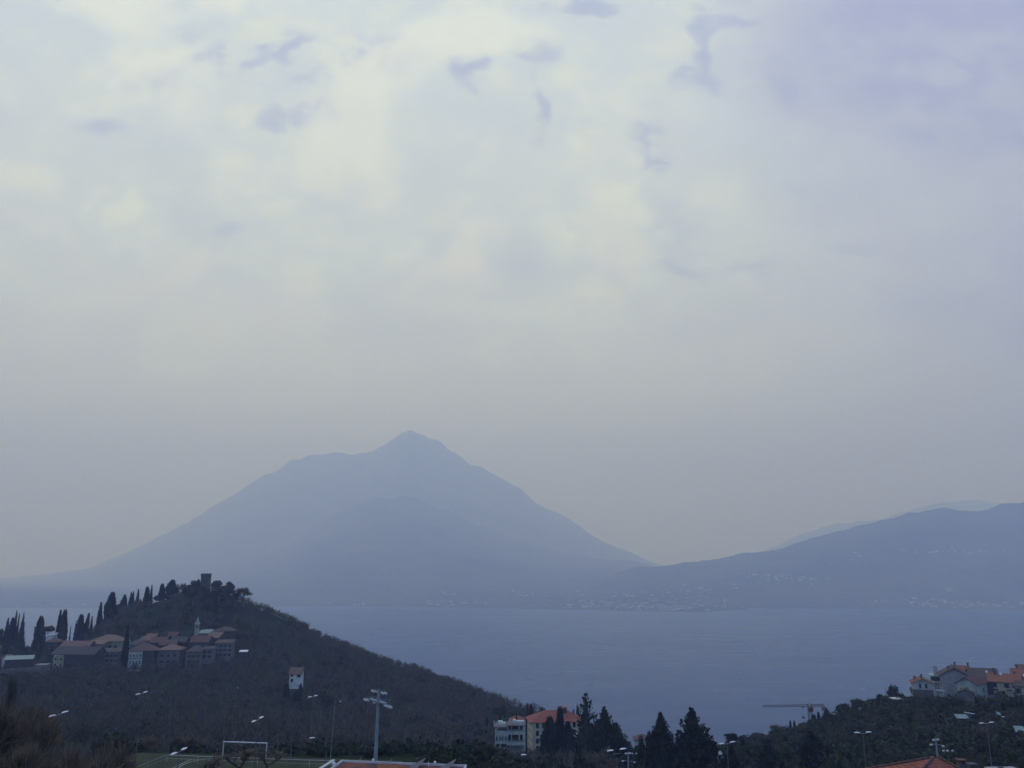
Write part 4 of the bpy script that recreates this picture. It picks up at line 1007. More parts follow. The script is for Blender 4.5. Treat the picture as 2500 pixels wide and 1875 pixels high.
def glazed():
    d = 260; m = mpp(d); e = P(1728, 1846, d); o = empty('glazed_shed', (e.x, e.y, e.z - 3), .15); L_ = 38 * m
    MB().box(0, L_, 0, 4, -1, 2.6).build('wall', M['wall_teal'], o)
    MB().add([(-.3,-.5,2.7),(L_,-.5,3.4),(L_,4.3,4.3),(-.3,4.3,3.6),(-.3,-.5,2.82),(L_,-.5,3.52),(L_,4.3,4.42),(-.3,4.3,3.72)],[(3,2,1,0),(4,5,6,7),(0,1,5,4),(1,2,6,5),(2,3,7,6),(3,0,4,7)]).build('roof', M['sheet'], o)
    for k in (0, .5, 1): MB().tube((k * L_ * .98, -.3, -1), (k * L_ * .98, -.3, 2.75 + .6 * k), .08, .08, 6).build('post', M['metal'], o)
    tag(o, 'open shed with sloping pale green roof between the big spruce and the cone conifer', 'shed')
glazed()
# ------------------------------------------------------------------ hamlet on the right ridge
GH = 'houses of the hamlet on the right ridge'
H_ = lambda *a, **k: house('hillside_house', a[0], 'house', *a[1:], group=GH, **k)
H_('small tan roofed house standing first at the left end of the hamlet', 2252, 1668, 335, S(44,335), 8, S(27,335), -.36, 'gy', 'wall_teal', 'orange', rise=S(10,335), over=.6, chim=[(0,-2),(-2.2,1)], plinth=S(12,335), wins=[('F',-.9,2.5,.7,1.5),('F',1.2,2.5,.7,1.5),('F',-.4,.3,.7,1.4)], shutters=False)
def bigx(o, X, Y, h, rise):
    w = MB().box(-X - 4.2, -X - .003, -Y + 1, Y - 1, -2, h - .6).build('side_wing', M['wall_teal'], o)
    MB().box(-X - 4.0, -X - .4, -Y + .4, -Y + .97, h * .58, h * .62).build('balcony', M['pale_trim'], w)
    MB().box(-X - 3.8, -X - .6, -Y + .93, -Y + .998, h * .66, h * .86).build('opening', M['glass'], w)
    MB().tube((-X + .1, -Y - .12, -1), (-X + .1, -Y - .12, h - .3), .09, .09, 6).build('drainpipe', M['pale_trim'], o)
H_('largest grey gabled house with a pale balcony wing, second from the left end', 2331, 1648, 350, S(60,350), 11, S(48,350), -.42, 'gy', 'wall_mid', 'brown', rise=S(17,350), over=.9, chim=[(-2,-3)], wins=[('F',3.2,5.4,1.1,1.4),('F',4.6,.8,.9,2.4)], extra=bigx)
H_('house with orange tiles peeping over the largest grey house', 2348, 1639, 368, S(30,368), 7, 7, -.5, 'gx', 'wall_dark', 'orange', rise=S(11,368), chim=[(-2.5,0),(2.5,0)])
H_('white gabled house with wine red roof and small balcony', 2358, 1668, 322, S(42,322), 12, S(38,322), -.82, 'gy', 'wall_teal', 'redwine', rise=S(13,322), over=.7, wins=[('F',.3,2.8,.7,1.5),('R',2,2.5,.8,1.2)], shutters=False)
H_('low gabled lean-to shed in front of the white gabled house', 2357, 1692, 305, S(36,305), 4, 3.4, -.5, 'gy', 'wall_grey', 'brown', rise=1.2, over=.4)
H_('long brown roofed house behind the white gabled one', 2402, 1652, 350, S(62,350), 11, 8, -.4, 'gx', 'wall_dark', 'brown', rise=S(16,350), chim=[(4,-2)], wins=grid('F',[3,6],[3],.9,1.3))
H_('dark walled barn between the white gabled house and the shuttered one', 2408, 1667, 328, S(28,328), 9, S(38,328), -.5, 'shed', 'wall_dark', 'slate', rise=1.5)
def balc(o, X, Y, h, rise):
    for x in (-X + S(12,325), -X + S(40,325)):
        b = MB().box(x - .9, x + .9, -Y - 1.0, -Y - .003, h * .50, h * .54)
        for k in range(7): b.box(x - .88 + k * .28, x - .82 + k * .28, -Y - .98, -Y - .93, h * .541, h * .66)
        b.box(x - .9, x + .9, -Y - 1.0, -Y - .92, h * .661, h * .68); b.build('balcony', M['shutter'], o)
H_('pale yellowish house with orange roof and two dark balconies', 2452, 1664, 325, S(64,325), 9, S(40,325), -.55, 'gx', 'wall_yellow', 'orange', rise=S(15,325), over=.7, chim=[(-3,-1),(3.5,1)], wins=[('F',-X_,z_,.8,1.4) for X_, z_ in ((-3.2,4.0),(-.6,4.0),(.9,1.4),(-3.4,1.2),(3.4,4.1))], extra=balc)
H_('orange roofed house higher up at the right edge of the hamlet', 2492, 1648, 350, S(36,350), 9, 7, -.5, 'gx', 'wall_grey', 'orange', rise=S(12,350), chim=[(-1,0)])
H_('house with brick red gable wall topmost at the right edge', 2497, 1632, 370, S(24,370), 8, 5, -.5, 'gx', 'redfaded', 'redfaded', rise=1.2)
H_('low house with dark brown roof cut by the right edge', 2498, 1676, 312, S(36,312), 7, S(26,312), -.6, 'gx', 'wall_green', 'brown', rise=S(10,312), wins=[('F',-1.8,1.4,.9,1.6)])
wallrun('garden_wall', 'pale patchy garden wall on the terrace left of the hamlet', 'wall', [(2172,1722),(2190,1721),(2216,1719)], (325,322,320), .5, 1.6, 'pale_trim')
wallrun('garden_wall', 'short pale wall right of the fallen white panel on the terrace', 'wall', [(2272,1717),(2288,1719)], (318,318), .5, 1.5, 'wall_white')
wallrun('garden_wall', 'thin white ledge beside the largest grey house', 'wall', [(2284,1683),(2306,1685)], (330,330), .4, .5, 'pale_trim')
wallrun('garden_wall', 'grey curved wall below the dark walled barn', 'wall', [(2402,1705),(2416,1698),(2432,1697)], (305,305,306), .4, .8, 'wall_grey')
house('garden_shed', 'low shed with pale flat roof on the terrace left of the tan roofed house', 'shed', 2194, 1708, 330, S(20,330), 4, 3, .05, 'flat', 'wall_dark', 'pale_trim', over=.3)
house('garden_shed', 'small glass topped shed just below the tan roofed house', 'shed', 2219, 1699, 330, S(14,330), 1.5, 1.6, .2, 'shed', 'wall_dark', 'sheet', rise=.8)
house('garden_shed', 'low shed with thin white roof edge in the middle of the right slope', 'shed', 2350, 1753, 270, S(20,270), 1.3, 1.4, -.1, 'shed', 'wall_dark', 'sheet', rise=.5)
house('garden_shed', 'small shed with pale blue roof at the right edge of the lower slope', 'shed', 2492, 1786, 235, S(14,235), 1.5, 1.4, -.3, 'shed', 'wall_dark', 'sheet', rise=.7)
def panel(label, px, py, d, wpx, lpx, rx, ry, rz, m='sheet'):
    wpx *= .8; lpx *= .75; o = MB().box(-S(wpx,d)/2, S(wpx,d)/2, -S(lpx,d)/2, S(lpx,d)/2, -.05, .05).build('sheet_panel', M[m]); o.location = P(px, py, d); o.rotation_euler = (rx, ry, rz); tag(o, label, 'panel')
    MB().box(-S(wpx,d)*.3, S(wpx,d)*.3, -.08, .08, -1.6, -.052).build('support', M['pole'], o)
panel('bright white panel lying askew on the terrace wall', 2241, 1721, 318, 14, 5, .5, .55, 0, 'white')
panel('long narrow white panel sloping over the middle right slope', 2367, 1741, 275, 34, 2.6, .3, .16, .1, 'white')
panel('green white sheet lying on the slope below the rounded evergreen', 2133, 1753, 300, 12, 16, .5, .3, .3)
panel('thin pale plank standing steep below the green white sheet', 2179, 1780, 262, 2, 22, 1.0, 0, .4, 'metal')
panel('faint grey plank low on the right slope', 2203, 1837, 205, 12, 4, .4, .5, .2, 'metal')
panel('short white plank standing askew below the shuttered house', 2448, 1770, 255, 3, 12, .7, 0, -.7, 'white')
panel('small white plank lying above the askew standing one', 2449, 1750, 262, 8, 3, .4, .2, 0, 'white')
panel('mossy green sheet above the two white planks on the right slope', 2438, 1742, 266, 14, 12, .7, .2, .2, 'sheet')
panel('pale concrete slab low on the far right slope', 2462, 1810, 225, 18, 8, .25, .12, 0, 'wall_white')

# ------------------------------------------------------------------ near roof at the bottom right
def nearroof():
    d = 74; A = P(2285, 1850, d); z = A.z; o = empty('tiled_house', (A.x, A.y, z - 9), 0)
    L1 = P(2070, 1900, d - 6) - A; R1 = P(2420, 1910, d - 5) - A
    a = 8.2; e_ = 3.1
    V_ = [(-a,-6.5,-e_),(5.6,-6.5,-e_),(5.6,6.5,-e_),(-a,6.5,-e_),(-.2,0,0),(.2,0,0)]
    b = MB().add([(x, y, zz + 9) for x, y, zz in V_] + [(x, y, zz + 9 - .18) for x, y, zz in V_[:4]], [(0,1,5,4),(1,2,5),(2,3,4,5),(3,0,4),(9,8,7,6),(0,6,7,1),(1,7,8,2),(2,8,9,3),(3,9,6,0)])
    rf = b.build('roof', M['red'], o)
    rg = MB()
    for k in ((-a,-6.5,-e_),(5.6,-6.5,-e_),(5.6,6.5,-e_),(-a,6.5,-e_)): rg.tube((math.copysign(.2,k[0]),0,9.06), (k[0]*.995,k[1]*.995,k[2]+9.06), .11, .11, 6)
    rg.build('ridge_tiles', M['redfaded'], rf)
    MB().box(-a+.7, 4.9, -5.8, 5.8, -1, 9-e_-.19).build('wall', M['wall_yellow'], o)
    cx, cy = 1.62, -.9
    c_ = MB().box(cx-.28, cx+.28, cy-.28, cy+.28, 7.6, 8.75).build('chimney', M['plinth'], rf)
    MB().box(cx-.36, cx+.36, cy-.36, cy+.36, 9.0, 9.08).box(cx-.26,cx-.18,cy-.2,cy+.2,8.752,8.998).box(cx+.18,cx+.26,cy-.2,cy+.2,8.752,8.998).build('chimney_cap', M['redfaded'], c_)
    tag(o, 'hipped house roof of orange tiles at the bottom edge', 'house')
nearroof()
house('small_house', 'house of which only a pinkish chimney shows at the bottom right', 'house', 2397, 1921, 90, 3, 3, 7, 0, 'gx', 'wall_grey', 'pink', rise=.4, chim=[(0,0)])
def bluecar(px, label):
    e = P(px, 1881, 95); o = empty('parked_van', (e.x, e.y, e.z - 2.1), .1)
    MB().box(-1.1,1.1,-.2,2.0,.45,1.5).add([(-1.05,-.1,1.502),(1.05,-.1,1.502),(1.05,1.9,1.502),(-1.05,1.9,1.502),(-.95,.2,2.1),(.95,.2,2.1),(.95,1.8,2.1),(-.95,1.8,2.1)],[(3,2,1,0),(4,5,6,7),(0,1,5,4),(1,2,6,5),(2,3,7,6),(3,0,4,7)]).build('body', M['metal'], o)
    for x in (-.75,.75):
        for y in (.0, 1.8): MB().tube((x-.12*(1 if x>0 else -1),y,.33),(x+.12*(1 if x>0 else -1),y,.33),.33,.33,12).build('wheel', M['glass'], o)
    tag(o, label, 'van')
bluecar(2450, 'blue grey van roof at the bottom right, left of a teal one'); bluecar(2479, 'teal grey van roof at the bottom right corner')

# ------------------------------------------------------------------ rusty roofed building at the bottom
def rusty():
    z = 168.6
    A = Pz(834, 1855, z); B = Pz(1140, 1867, z); Cc = Pz(1122, 1895, z); D = Pz(786, 1890, z)
    o = empty('flat_roofed_building', (A.x, A.y, 158)); q = [(p.x - A.x, p.y - A.y) for p in (A, B, Cc, D)]
    ctr = (sum(p[0] for p in q) / 4, sum(p[1] for p in q) / 4)
    ins = lambda k: [(ctr[0] + (x - ctr[0]) * k, ctr[1] + (y - ctr[1]) * k) for x, y in q]
    H = z - 158
    MB().prism(ins(.985)[::-1], 0 - 2, H - .30).build('wall', M['wall_grey'], o)
    MB().prism(ins(.97)[::-1], H - .298, H - .22).build('roof', M['rust'], o)
    r = MB(); P_ = ins(1)
    for i in range(4):
        a, b_ = Vector((*P_[i], 0)), Vector((*P_[(i + 1) % 4], 0)); dd = (b_ - a).normalized(); nn = Vector((-dd.y, dd.x, 0))
        if (Vector((*ctr, 0)) - a).dot(nn) < 0: nn = -nn
        w_ = .14; a2 = a + dd * (0 if i % 2 == 0 else w_ + .003); b2 = b_ - dd * (0 if i % 2 == 0 else w_ + .003)
        r.add([a2 + Vector((0,0,H-.6)), b2 + Vector((0,0,H-.6)), b2 + nn*w_ + Vector((0,0,H-.6)), a2 + nn*w_ + Vector((0,0,H-.6)), a2 + Vector((0,0,H)), b2 + Vector((0,0,H)), b2 + nn*w_ + Vector((0,0,H)), a2 + nn*w_ + Vector((0,0,H))],
              [(3,2,1,0),(4,5,6,7),(0,1,5,4),(1,2,6,5),(2,3,7,6),(3,0,4,7)])
    r.build('parapet', M['pale_trim'], o)
    # orange rust patch: its own thin sheet on the roof
    c0 = Pz(948, 1866, z) - A; n = 18
    pts = [(c0.x + math.cos(t) * 1.45 * (1 + .18 * math.sin(3 * t + 1)), c0.y + math.sin(t) * 1.5 * (1 + .2 * math.cos(2 * t))) for t in [i * 2 * math.pi / n for i in range(n)]]
    MB().prism(pts, H - .216, H - .20).build('rust_patch', M['rustorange'], o)
    # lower parallel gutter strip on the left
    E = Pz(811, 1857, z - .3); G = Pz(768, 1884, z - .3); e = E - A; g = G - A
    w_ = .35
    lg = MB().add([(e.x,e.y,H-.3),(e.x+w_,e.y,H-.3),(g.x+w_,g.y,H-.3),(g.x,g.y,H-.3),(e.x,e.y,H-.18),(e.x+w_,e.y,H-.18),(g.x+w_,g.y,H-.18),(g.x,g.y,H-.18)], [(3,2,1,0),(4,5,6,7),(0,1,5,4),(1,2,6,5),(2,3,7,6),(3,0,4,7)]); lg.build('canopy_edge', M['pale_trim'], o)
    MB().add([(e.x+w_+.003,e.y,H-.9),(q[0][0]-.003,q[0][1],H-.45),(q[3][0]-.003,q[3][1],H-.45),(g.x+w_+.003,g.y,H-.9),(e.x+w_+.003,e.y,H-.8),(q[0][0]-.003,q[0][1],H-.35),(q[3][0]-.003,q[3][1],H-.35),(g.x+w_+.003,g.y,H-.8)], [(3,2,1,0),(4,5,6,7),(0,1,5,4),(1,2,6,5),(2,3,7,6),(3,0,4,7)]).build('canopy', M['lavender'], o)
    for px, py, s in ((1018,1866,1.0),(1092,1869,1.0)):
        a = Pz(px, py, z) - A; L_ = .95 * s
        MB().add([(a.x-.9,a.y-.4,H-.2),(a.x+.15,a.y-1.2,H-.2),(a.x+.15,a.y+.3,H-.2),(a.x+L_-.1,a.y+.2,H+.62*s),(a.x+L_+.05,a.y+.1,H+.62*s)], [(0,1,4,3),(0,3,2),(1,2,3,4),(2,1,0)]).build('skylight', M['wall_grey'], o)
    for px, py in ((873,1857),(948,1860)):
        a = Pz(px, py, z) - A
        MB().tube((a.x,a.y+.1,H-.22),(a.x+.4,a.y+.25,H+.28),.03,.03,5).build('bracket', M['metal'], o)
    for px, py, r_ in ((911,1858,.17),(1062,1864,.17),(815,1866,.2),(1046,1867,.08)):
        a = Pz(px, py, z) - A
        MB().lathe([(r_*.7,-.25),(r_*.7,0),(r_,.05),(r_*.9,.16),(r_*.5,.25),(.01,.28)], 10, (a.x,a.y,H)).build('vent_cap', M['white'], o)
    tag(o, 'flat roofed building with rust stained roof and pale parapet at the bottom edge', 'building')
rusty()

# ------------------------------------------------------------------ the pitch
def field_pt(a, b): return Vector((FC[0].x + _fx.x * a + _fy.x * b, FC[0].y + _fx.y * a + _fy.y * b, 161.0))
_b = MB(); _b.add([field_pt(-8, 1), field_pt(38, 1), field_pt(38, -58), field_pt(-8, -58)], [(3, 2, 1, 0)])
tag(_b.build('pitch', M['grass']), kind='structure')
g1 = Pz(543, 1852, 161.0); g2_ = Pz(649, 1856, 161.0)
def marks():
    b = MB(); zz = 161.004
    def strip(pts, w_=.1):
        for p, q in zip(pts, pts[1:]):
            n = Vector((-(q - p).y, (q - p).x, 0)).normalized() * w_ / 2
            b.add([p - n, q - n, q + n, p + n], [(0, 1, 2, 3)])
    for v in (0,): pass
    A_ = [Pz(x, y, zz) for x, y in ((420,1876),(466,1854))]; strip(A_)
    cpt = Pz(495, 1869, zz); strip([cpt + Vector((math.cos(t) * 3.2, math.sin(t) * 5, 0)) for t in np.linspace(1.2, 4.6, 18)])
    o = b.build('pitch_markings', M['whitepaint']); tag(o, kind='structure')
marks()
def goal():
    H = 2.44; o = empty('football_goal', g1, 0); dv = g2_ - g1; dv.z = 0
    r = .085
    MB().tube((0,0,0), (0,0,H), r, r, 10).build('post', M['whitepaint'], o)
    MB().tube(dv, dv + Vector((0,0,H)), r, r, 10).build('post', M['whitepaint'], o)
    MB().tube((-.06,0,H+.05), dv + Vector((.06,0,H+.05)), r, r, 10).build('crossbar', M['white'], o)
    back = Vector((-dv.y, dv.x, 0)).normalized() * 2.0
    for k in (.38, .74):
        MB().tube(dv * k + Vector((.45,0,H*.72)), dv * k + back * .6, .03, .03, 5).build('net_stanchion', M['metal'], o)
    n = MB()
    for k in np.linspace(0, 1, 15): n.tube(dv * k + Vector((0,0,H)), dv * k + back, .007, .007, 3, False)
    for k in np.linspace(.1, 1, 6): n.tube(back * k + Vector((0,0,H*(1-k))), dv + back * k + Vector((0,0,H*(1-k))), .007, .007, 3, False)
    n.build('net', M['pole'], o)
    tag(o, 'white football goal at the far end of the pitch', 'goal')
goal()
def fence(label, pts, zt, m):
    W = [Pz(x, y, zt) for x, y in pts]; o = empty('railing', (W[0].x, W[0].y, zt - 1.1)); O = Vector(o.location)
    b = MB()
    for a, c_ in zip(W, W[1:]): b.tube(a - O, c_ - O, .035, .035, 6); b.tube(a - O - Vector((0,0,.5)), c_ - O - Vector((0,0,.5)), .02, .02, 5)
    b.build('rail', M[m], o)
    for a, c_ in zip(W, W[1:]):
        n = max(1, int((c_ - a).length / 3.5))
        for i in range(n + 1):
            p = a.lerp(c_, i / n) - O; MB().tube(p - Vector((0,0,1.2)), p - Vector((0,0,.036)), .03, .03, 5).build('post', M[m], o)
    tag(o, label, 'railing')
fence('pale railing along the far end of the pitch behind the goal', [(408,1843),(560,1849),(700,1854),(812,1857)], 162.0, 'pale_trim')
fence('dark railing along the left side of the pitch', [(404,1844),(362,1861),(318,1880)], 162.0, 'metal')

# ------------------------------------------------------------------ lamps and masts
def head(p, dirv, s=1.0):
    d = Vector(dirv).normalized(); n = Vector((-d.y, d.x, 0)); b = MB(); prof_ = [(0,.10,.02),(.12,.17,.07),(.35,.2,.10),(.6,.15,.07),(.74,.05,.02)]
    vs = []
    for t, w_, h in prof_:
        c_ = Vector(p) + d * t * s
        for k in range(7):
            a = math.pi * k / 6; vs.append(c_ + n * w_ * s * math.cos(a) + Vector((0, 0, h * s * math.sin(a) + .02)))
    fs = [(i * 7 + j, i * 7 + j + 1, (i + 1) * 7 + j + 1, (i + 1) * 7 + j) for i in range(4) for j in range(6)]
    fs += [(i * 7 + 6, i * 7, (i + 1) * 7, (i + 1) * 7 + 6) for i in range(4)] + [tuple(range(7)), tuple(range(34, 27, -1))]
    return b.add(vs, fs)
def lamp(label, pa, pb, d, depthdiff, pole='pole', hs=1.0, drop=.12, group='two armed lamps round the pitch'):
    """pa, pb: photo positions of the two heads; the left one is nearer by depthdiff"""
    A = P(*pa, d - depthdiff / 2); B = P(*pb, d + depthdiff / 2); C = (A + B) / 2
    z0 = gf(C.x, C.y); o = empty('street_lamp', (C.x, C.y, z0)); O = Vector(o.location)
    zl = min(A.z, B.z); h = (A.z + B.z) / 2 - z0
    MB().tube((0,0,-.4), (0,0,h - drop), .085, .05, 8).build('pole', M[pole], o)
    u_ = (B - A); hl = .55 * hs
    uu = u_.normalized()
    MB().tube(A - O - Vector((0,0,drop*.5)) + uu * hl * .4, B - O - Vector((0,0,drop*.5)) - uu * hl * .4, .035, .035, 6).build('arm', M['metal'], o)
    head(A - O + uu * .32 * hs, -uu, hs).build('lamp_head', M['white'], o)
    head(B - O - uu * .32 * hs, uu, hs).build('lamp_head', M['white'], o)
    return tag(o, label, 'street lamp', group)
lamp('two headed lamp at far left, its pole hidden among the brown trees', (128,1748), (158,1739), 92, 1.2, hs=1.0)
lamp('two headed lamp left of the centre of the dark slope, above the pitch corner', (337,1695), (355,1690), 118, 1.2, hs=1.0)
lamp('two headed lamp low beside the left corner of the pitch', (425,1840), (449,1829), 98, 1.3, hs=1.15)
lamp('two headed lamp directly above the football goal', (620,1761), (638,1752), 132, 1.6, hs=1.25)
lamp('two headed lamp on a tall pole halfway between goal and floodlight mast', (757,1702), (771,1699), 150, 1.4, hs=1.25)
lamp('two headed lamp before the dark trees right of the yellow building', (1491,1833), (1520,1829), 112, .2, hs=1.2, drop=.9)
lamp('two headed lamp with one dark head in front of the cone conifer', (1762,1816), (1788,1812), 118, .3, hs=1.1)
lamp('clearest two headed lamp on the right slope, left of the small mast', (2093,1789), (2120,1788), 112, .1, hs=1.05, drop=.2)
lamp('dim two headed lamp on a thin pole near the right edge', (2397,1766), (2420,1764), 115, .1, hs=.9)
for k, (lb_, dk) in enumerate([]): pass
def curved(label, px, py, bx, d, hp=None):
    """single curved arm lamp: head at px,py, pole under bx"""
    A = P(px, py, d); B = P(bx, py + 30, d); z0 = gf(B.x, B.y); o = empty('curved_street_lamp', (B.x, B.y, z0)); O = Vector(o.location)
    hz_ = B.z - z0; dx = B.x - A.x; rise = A.z - B.z
    MB().tube((0,0,-.4), (0,0,hz_), .07, .05, 8).build('pole', M['pole'], o)
    MB().path([Vector((-dx * (1 - math.cos(t)), 0, hz_ + rise * math.sin(t))) for t in np.linspace(0, math.pi / 2, 7)], .035, 6).build('arm', M['pole'], o)
    head(A - O + Vector((.1,0,0)), (-1, -.15, 0), 1.0).build('lamp_head', M['white'], o)
    return tag(o, label, 'street lamp', 'curved single arm lamps')
curved('curved single arm street lamp right of the goal', 767, 1802, 797, 112)
curved('curved single arm street lamp under the left corner of the yellow building', 1283, 1843, 1308, 118)
def pole(name, label, cat, top, d, m='pole', r=.06, group=None, head_=False, foot=None):
    A = P(*top, d)
    if foot: B = Pz(*foot, gf(A.x, A.y) if False else 161.2); A = P(*top, B.y); z0 = B.z; dx = A.x - B.x
    else: z0 = gf(A.x, A.y); B = Vector((A.x, A.y, z0)); dx = 0
    o = empty(name, (B.x, B.y, z0)); b = MB().tube((0,0,-.3), (dx,0,A.z - z0), r * 1.3, r * .8, 7); b.build('pole', M[m], o)
    if head_: MB().lathe([(.05,0),(.16,.05),(.18,.15),(.1,.25),(.01,.28)], 8, (dx,0,A.z - z0 + .003)).build('lamp_head', M['white'], o)
    else: MB().lathe([(r,0),(r*1.2,.05),(r*.6,.14),(.01,.16)], 7, (dx,0,A.z - z0 + .002)).build('cap', M[m], o)
    return tag(o, label, cat, group)
GN = 'thin net poles round the pitch'
pole('net_pole', 'thin dark net pole left of the goal, above the pitch corner', 'pole', (418,1712), 142, group=GN, foot=(410,1846))
pole('net_pole', 'tallest thin net pole, rising behind the left goalpost', 'pole', (554,1684), 143, group=GN, foot=(545,1848))
pole('net_pole', 'thin net pole right of the goal below the lone white house', 'pole', (684,1698), 143, group=GN, foot=(676,1852))
pole('net_pole', 'short thin net pole between the goal and the curved lamp', 'pole', (713,1785), 143, group=GN, foot=(710,1853))
pole('net_pole', 'clearest slanting net pole just left of the roof corner', 'pole', (818,1713), 143, 'metal', group=GN, foot=(806,1857), r=.04)
pole('lamp_post', 'small white lamp dot beside the top of the clearest net pole', 'lamp', (831,1714), 210, head_=True, r=.03)
pole('lamp_post', 'small white lamp dot alone in the dark wood above the goal', 'lamp', (580,1680), 300, head_=True, r=.03)
pole('lamp_post', 'white lamp dot between two dark poles at the right foot of the hillside', 'lamp', (1049,1834), 230, head_=True, r=.03)
pole('lamp_post', 'white lamp dot at the foot of the teal ended village house', 'lamp', (338,1634), 480, head_=True, r=.06)
pole('lamp_post', 'white lamp dot left of the long grey village roof', 'lamp', (121,1584), 500, head_=True, r=.08)
pole('lamp_post', 'white lamp dot left of the low evergreens on the right ridge', 'lamp', (2162,1703), 345, head_=True, r=.08)
def antenna():
    A = P(2161, 1678, 345); B = P(2168, 1712, 345); o = empty('antenna_pole', B)
    MB().tube((0,0,-2), A - B, .12, .05, 6).build('pole', M['pole'], o); MB().tube(A-B+Vector((-.5,0,-.3)), A-B+Vector((.5,0,-.1)), .04, .04, 5).build('aerial', M['pole'], o)
    tag(o, 'leaning antenna pole on the right ridge', 'antenna')
antenna()
# the big floodlight mast
def flood(label, base, top, d, plat_l, plat_r, ptop, big=True, rr=.27):
    T = P(*top, d); B = P(*base, d); o = empty('floodlight_mast', B, 0); h = T.z - B.z; dx = T.x - B.x; m = mpp(d)
    zt = lambda py: (P(top[0], py, d).z - B.z); X0 = lambda z: dx * z / h
    MB().tube((0,0,-3), (dx,0,h - (m*6 if big else 0)), rr, rr * .62, 14).build('pole', M['metal'], o)
    zp = zt(ptop); a = (plat_l - top[0]) * m + dx; b_ = (plat_r - top[0]) * m + dx
    if big:
        L_ = Vector((a, 1.1, zp + m * 5)); R_2 = Vector((b_, -1.1, zp - m * 5)); cc = Vector((X0(zp), 0, zp))
        pf = MB()
        dd = (R_2 - L_); dd.z = 0; dd.normalize(); nn = Vector((-dd.y, dd.x, 0)) * .28
        i0 = cc + (L_ - cc) * .62; i1 = cc + (R_2 - cc) * .60
        pf.add([i0-nn,i1-nn,i1+nn,i0+nn]+[p+Vector((0,0,.16)) for p in (i0-nn,i1-nn,i1+nn,i0+nn)], [(3,2,1,0),(4,5,6,7),(0,1,5,4),(1,2,6,5),(2,3,7,6),(3,0,4,7)])
        pf.build('platform', M['metal'], o)
        ra = MB(); up = Vector((0,0,.42))
        for s in (-1, 1):
            ra.tube(i0+nn*s+up, i1+nn*s+up, .02, .02, 5)
            for k in np.linspace(0,1,7): p = i0.lerp(i1, k) + nn*s; ra.tube(p, p+up, .015, .015, 4)
        ra.build('guard_rail', M['metal'], o)
        MB().tube(L_, R_2, .05, .05, 6).build('crossarm', M['metal'], o)
        tp = Vector((dx, 0, h - m * 8))
        tl = tp + Vector((-m*16, .5, m*1)); tr = tp + Vector((m*18, -.5, -m*1)); MB().tube(tl, tr, .035, .035, 5).build('crossarm', M['pole'], o)
        MB().tube((X0(h-m*8),0,h-m*8), (dx,0,h+m*3), .03, .02, 5).tube((dx,0,h-m), (dx+.25,0,h+m*1), .015, .015, 4).build('lightning_rod', M['pole'], o)
        for p in (L_, L_ + dd * .45, L_.lerp(R_2, .36), L_.lerp(R_2, .80), R_2 - dd * .3, R_2, tl, tl + Vector((.32,-.05,0)), tr - Vector((.36,-.05,0)), tr):
            q = p - Vector((0,0,.16)); tilt = Vector((.12, -.10, -.09)); bb = MB()
            e1 = Vector((.15,.05,-.08)); e2 = Vector((-.05,.16,.02)); e3 = Vector((.04,-.03,.10))
            bb.add([q-e1-e2-e3,q+e1-e2-e3,q+e1+e2-e3,q-e1+e2-e3,q-e1-e2+e3,q+e1-e2+e3,q+e1+e2+e3,q-e1+e2+e3], [(3,2,1,0),(4,5,6,7),(0,1,5,4),(1,2,6,5),(2,3,7,6),(3,0,4,7)])
            bb.build('floodlight', M['white'], o)
    else:
        MB().tube((a,0,zp+m*1.5), (b_,0,zp-m*1.5), .07, .07, 6).build('crossarm', M['metal'], o)
        MB().tube((dx-m*5,0,h-m*3), (dx+m*5,0,h-m*2), .05, .05, 6).build('crossarm', M['metal'], o)
        for p in (Vector((a,0,zp+m*1.5-.1)), Vector((b_,0,zp-m*1.5-.1)), Vector((dx-m*5,0,h-m*3)), Vector((dx+m*5,0,h-m*2))):
            MB().box(p.x-.2,p.x+.2,p.y-.12,p.y+.12,p.z-.14,p.z+.1).build('floodlight', M['white'], o)
    return tag(o, label, 'floodlight mast', 'floodlight masts')
flood('tall pale floodlight mast rising from the rusty roof', (916,1862), (925,1678), 104, 889, 958, 1714)
flood('small floodlight mast right of the yellow building trees', (1535,1885), (1533,1836), 190, 1520, 1548, 1858, False, .22)
flood('small floodlight mast behind the orange tiled roof at bottom right', (2291,1855), (2284,1803), 160, 2272, 2300, 1818, False, .2)
def stray(px, py, d, label):
    A = P(px, py, d); z0 = gf(A.x, A.y); o = empty('lamp_post', (A.x, A.y, z0)); h = A.z - z0
    MB().tube((0,0,-.3),(0,0,h),.06,.05,6).build('pole', M['pole'], o)
    MB().tube((-.9,0,h+.1),(.9,0,h-.05),.03,.03,5).build('crossarm', M['pole'], o)
    for x in (-.8,-.1,.75): MB().box(x-.16,x+.16,-.1,.1,h+.12,h+.3).build('floodlight', M['white'], o)
    tag(o, label, 'lamp')
stray(2315, 1836, 150, 'faint cluster of floodlights right of the small mast at bottom right')
stray(1545, 1842, 185, 'dim lamp right beside the small mast near the dark spruces')
def board():
    A = P(827, 1832, 160); z0 = gf(A.x, A.y); o = empty('score_board', (A.x, A.y, z0), .1); h = A.z - z0; w_ = S(15,160)/2; q = S(14,160)/2
    MB().box(-w_, w_, -.06, .06, h-q, h+q).build('panel', M['wall_green'], o); MB().box(-w_-.05, w_+.05, -.1, -.062, h-q-.08, h-q+.06).build('lower_rail', M['pale_trim'], o)
    for s in (-1,1): MB().tube((s*w_*.8,.12,-.5),(s*w_*.8,.12,h),.05,.05,6).build('post', M['pole'], o)
    tag(o, 'blank dull green board on posts above the roof corner', 'board')
board()
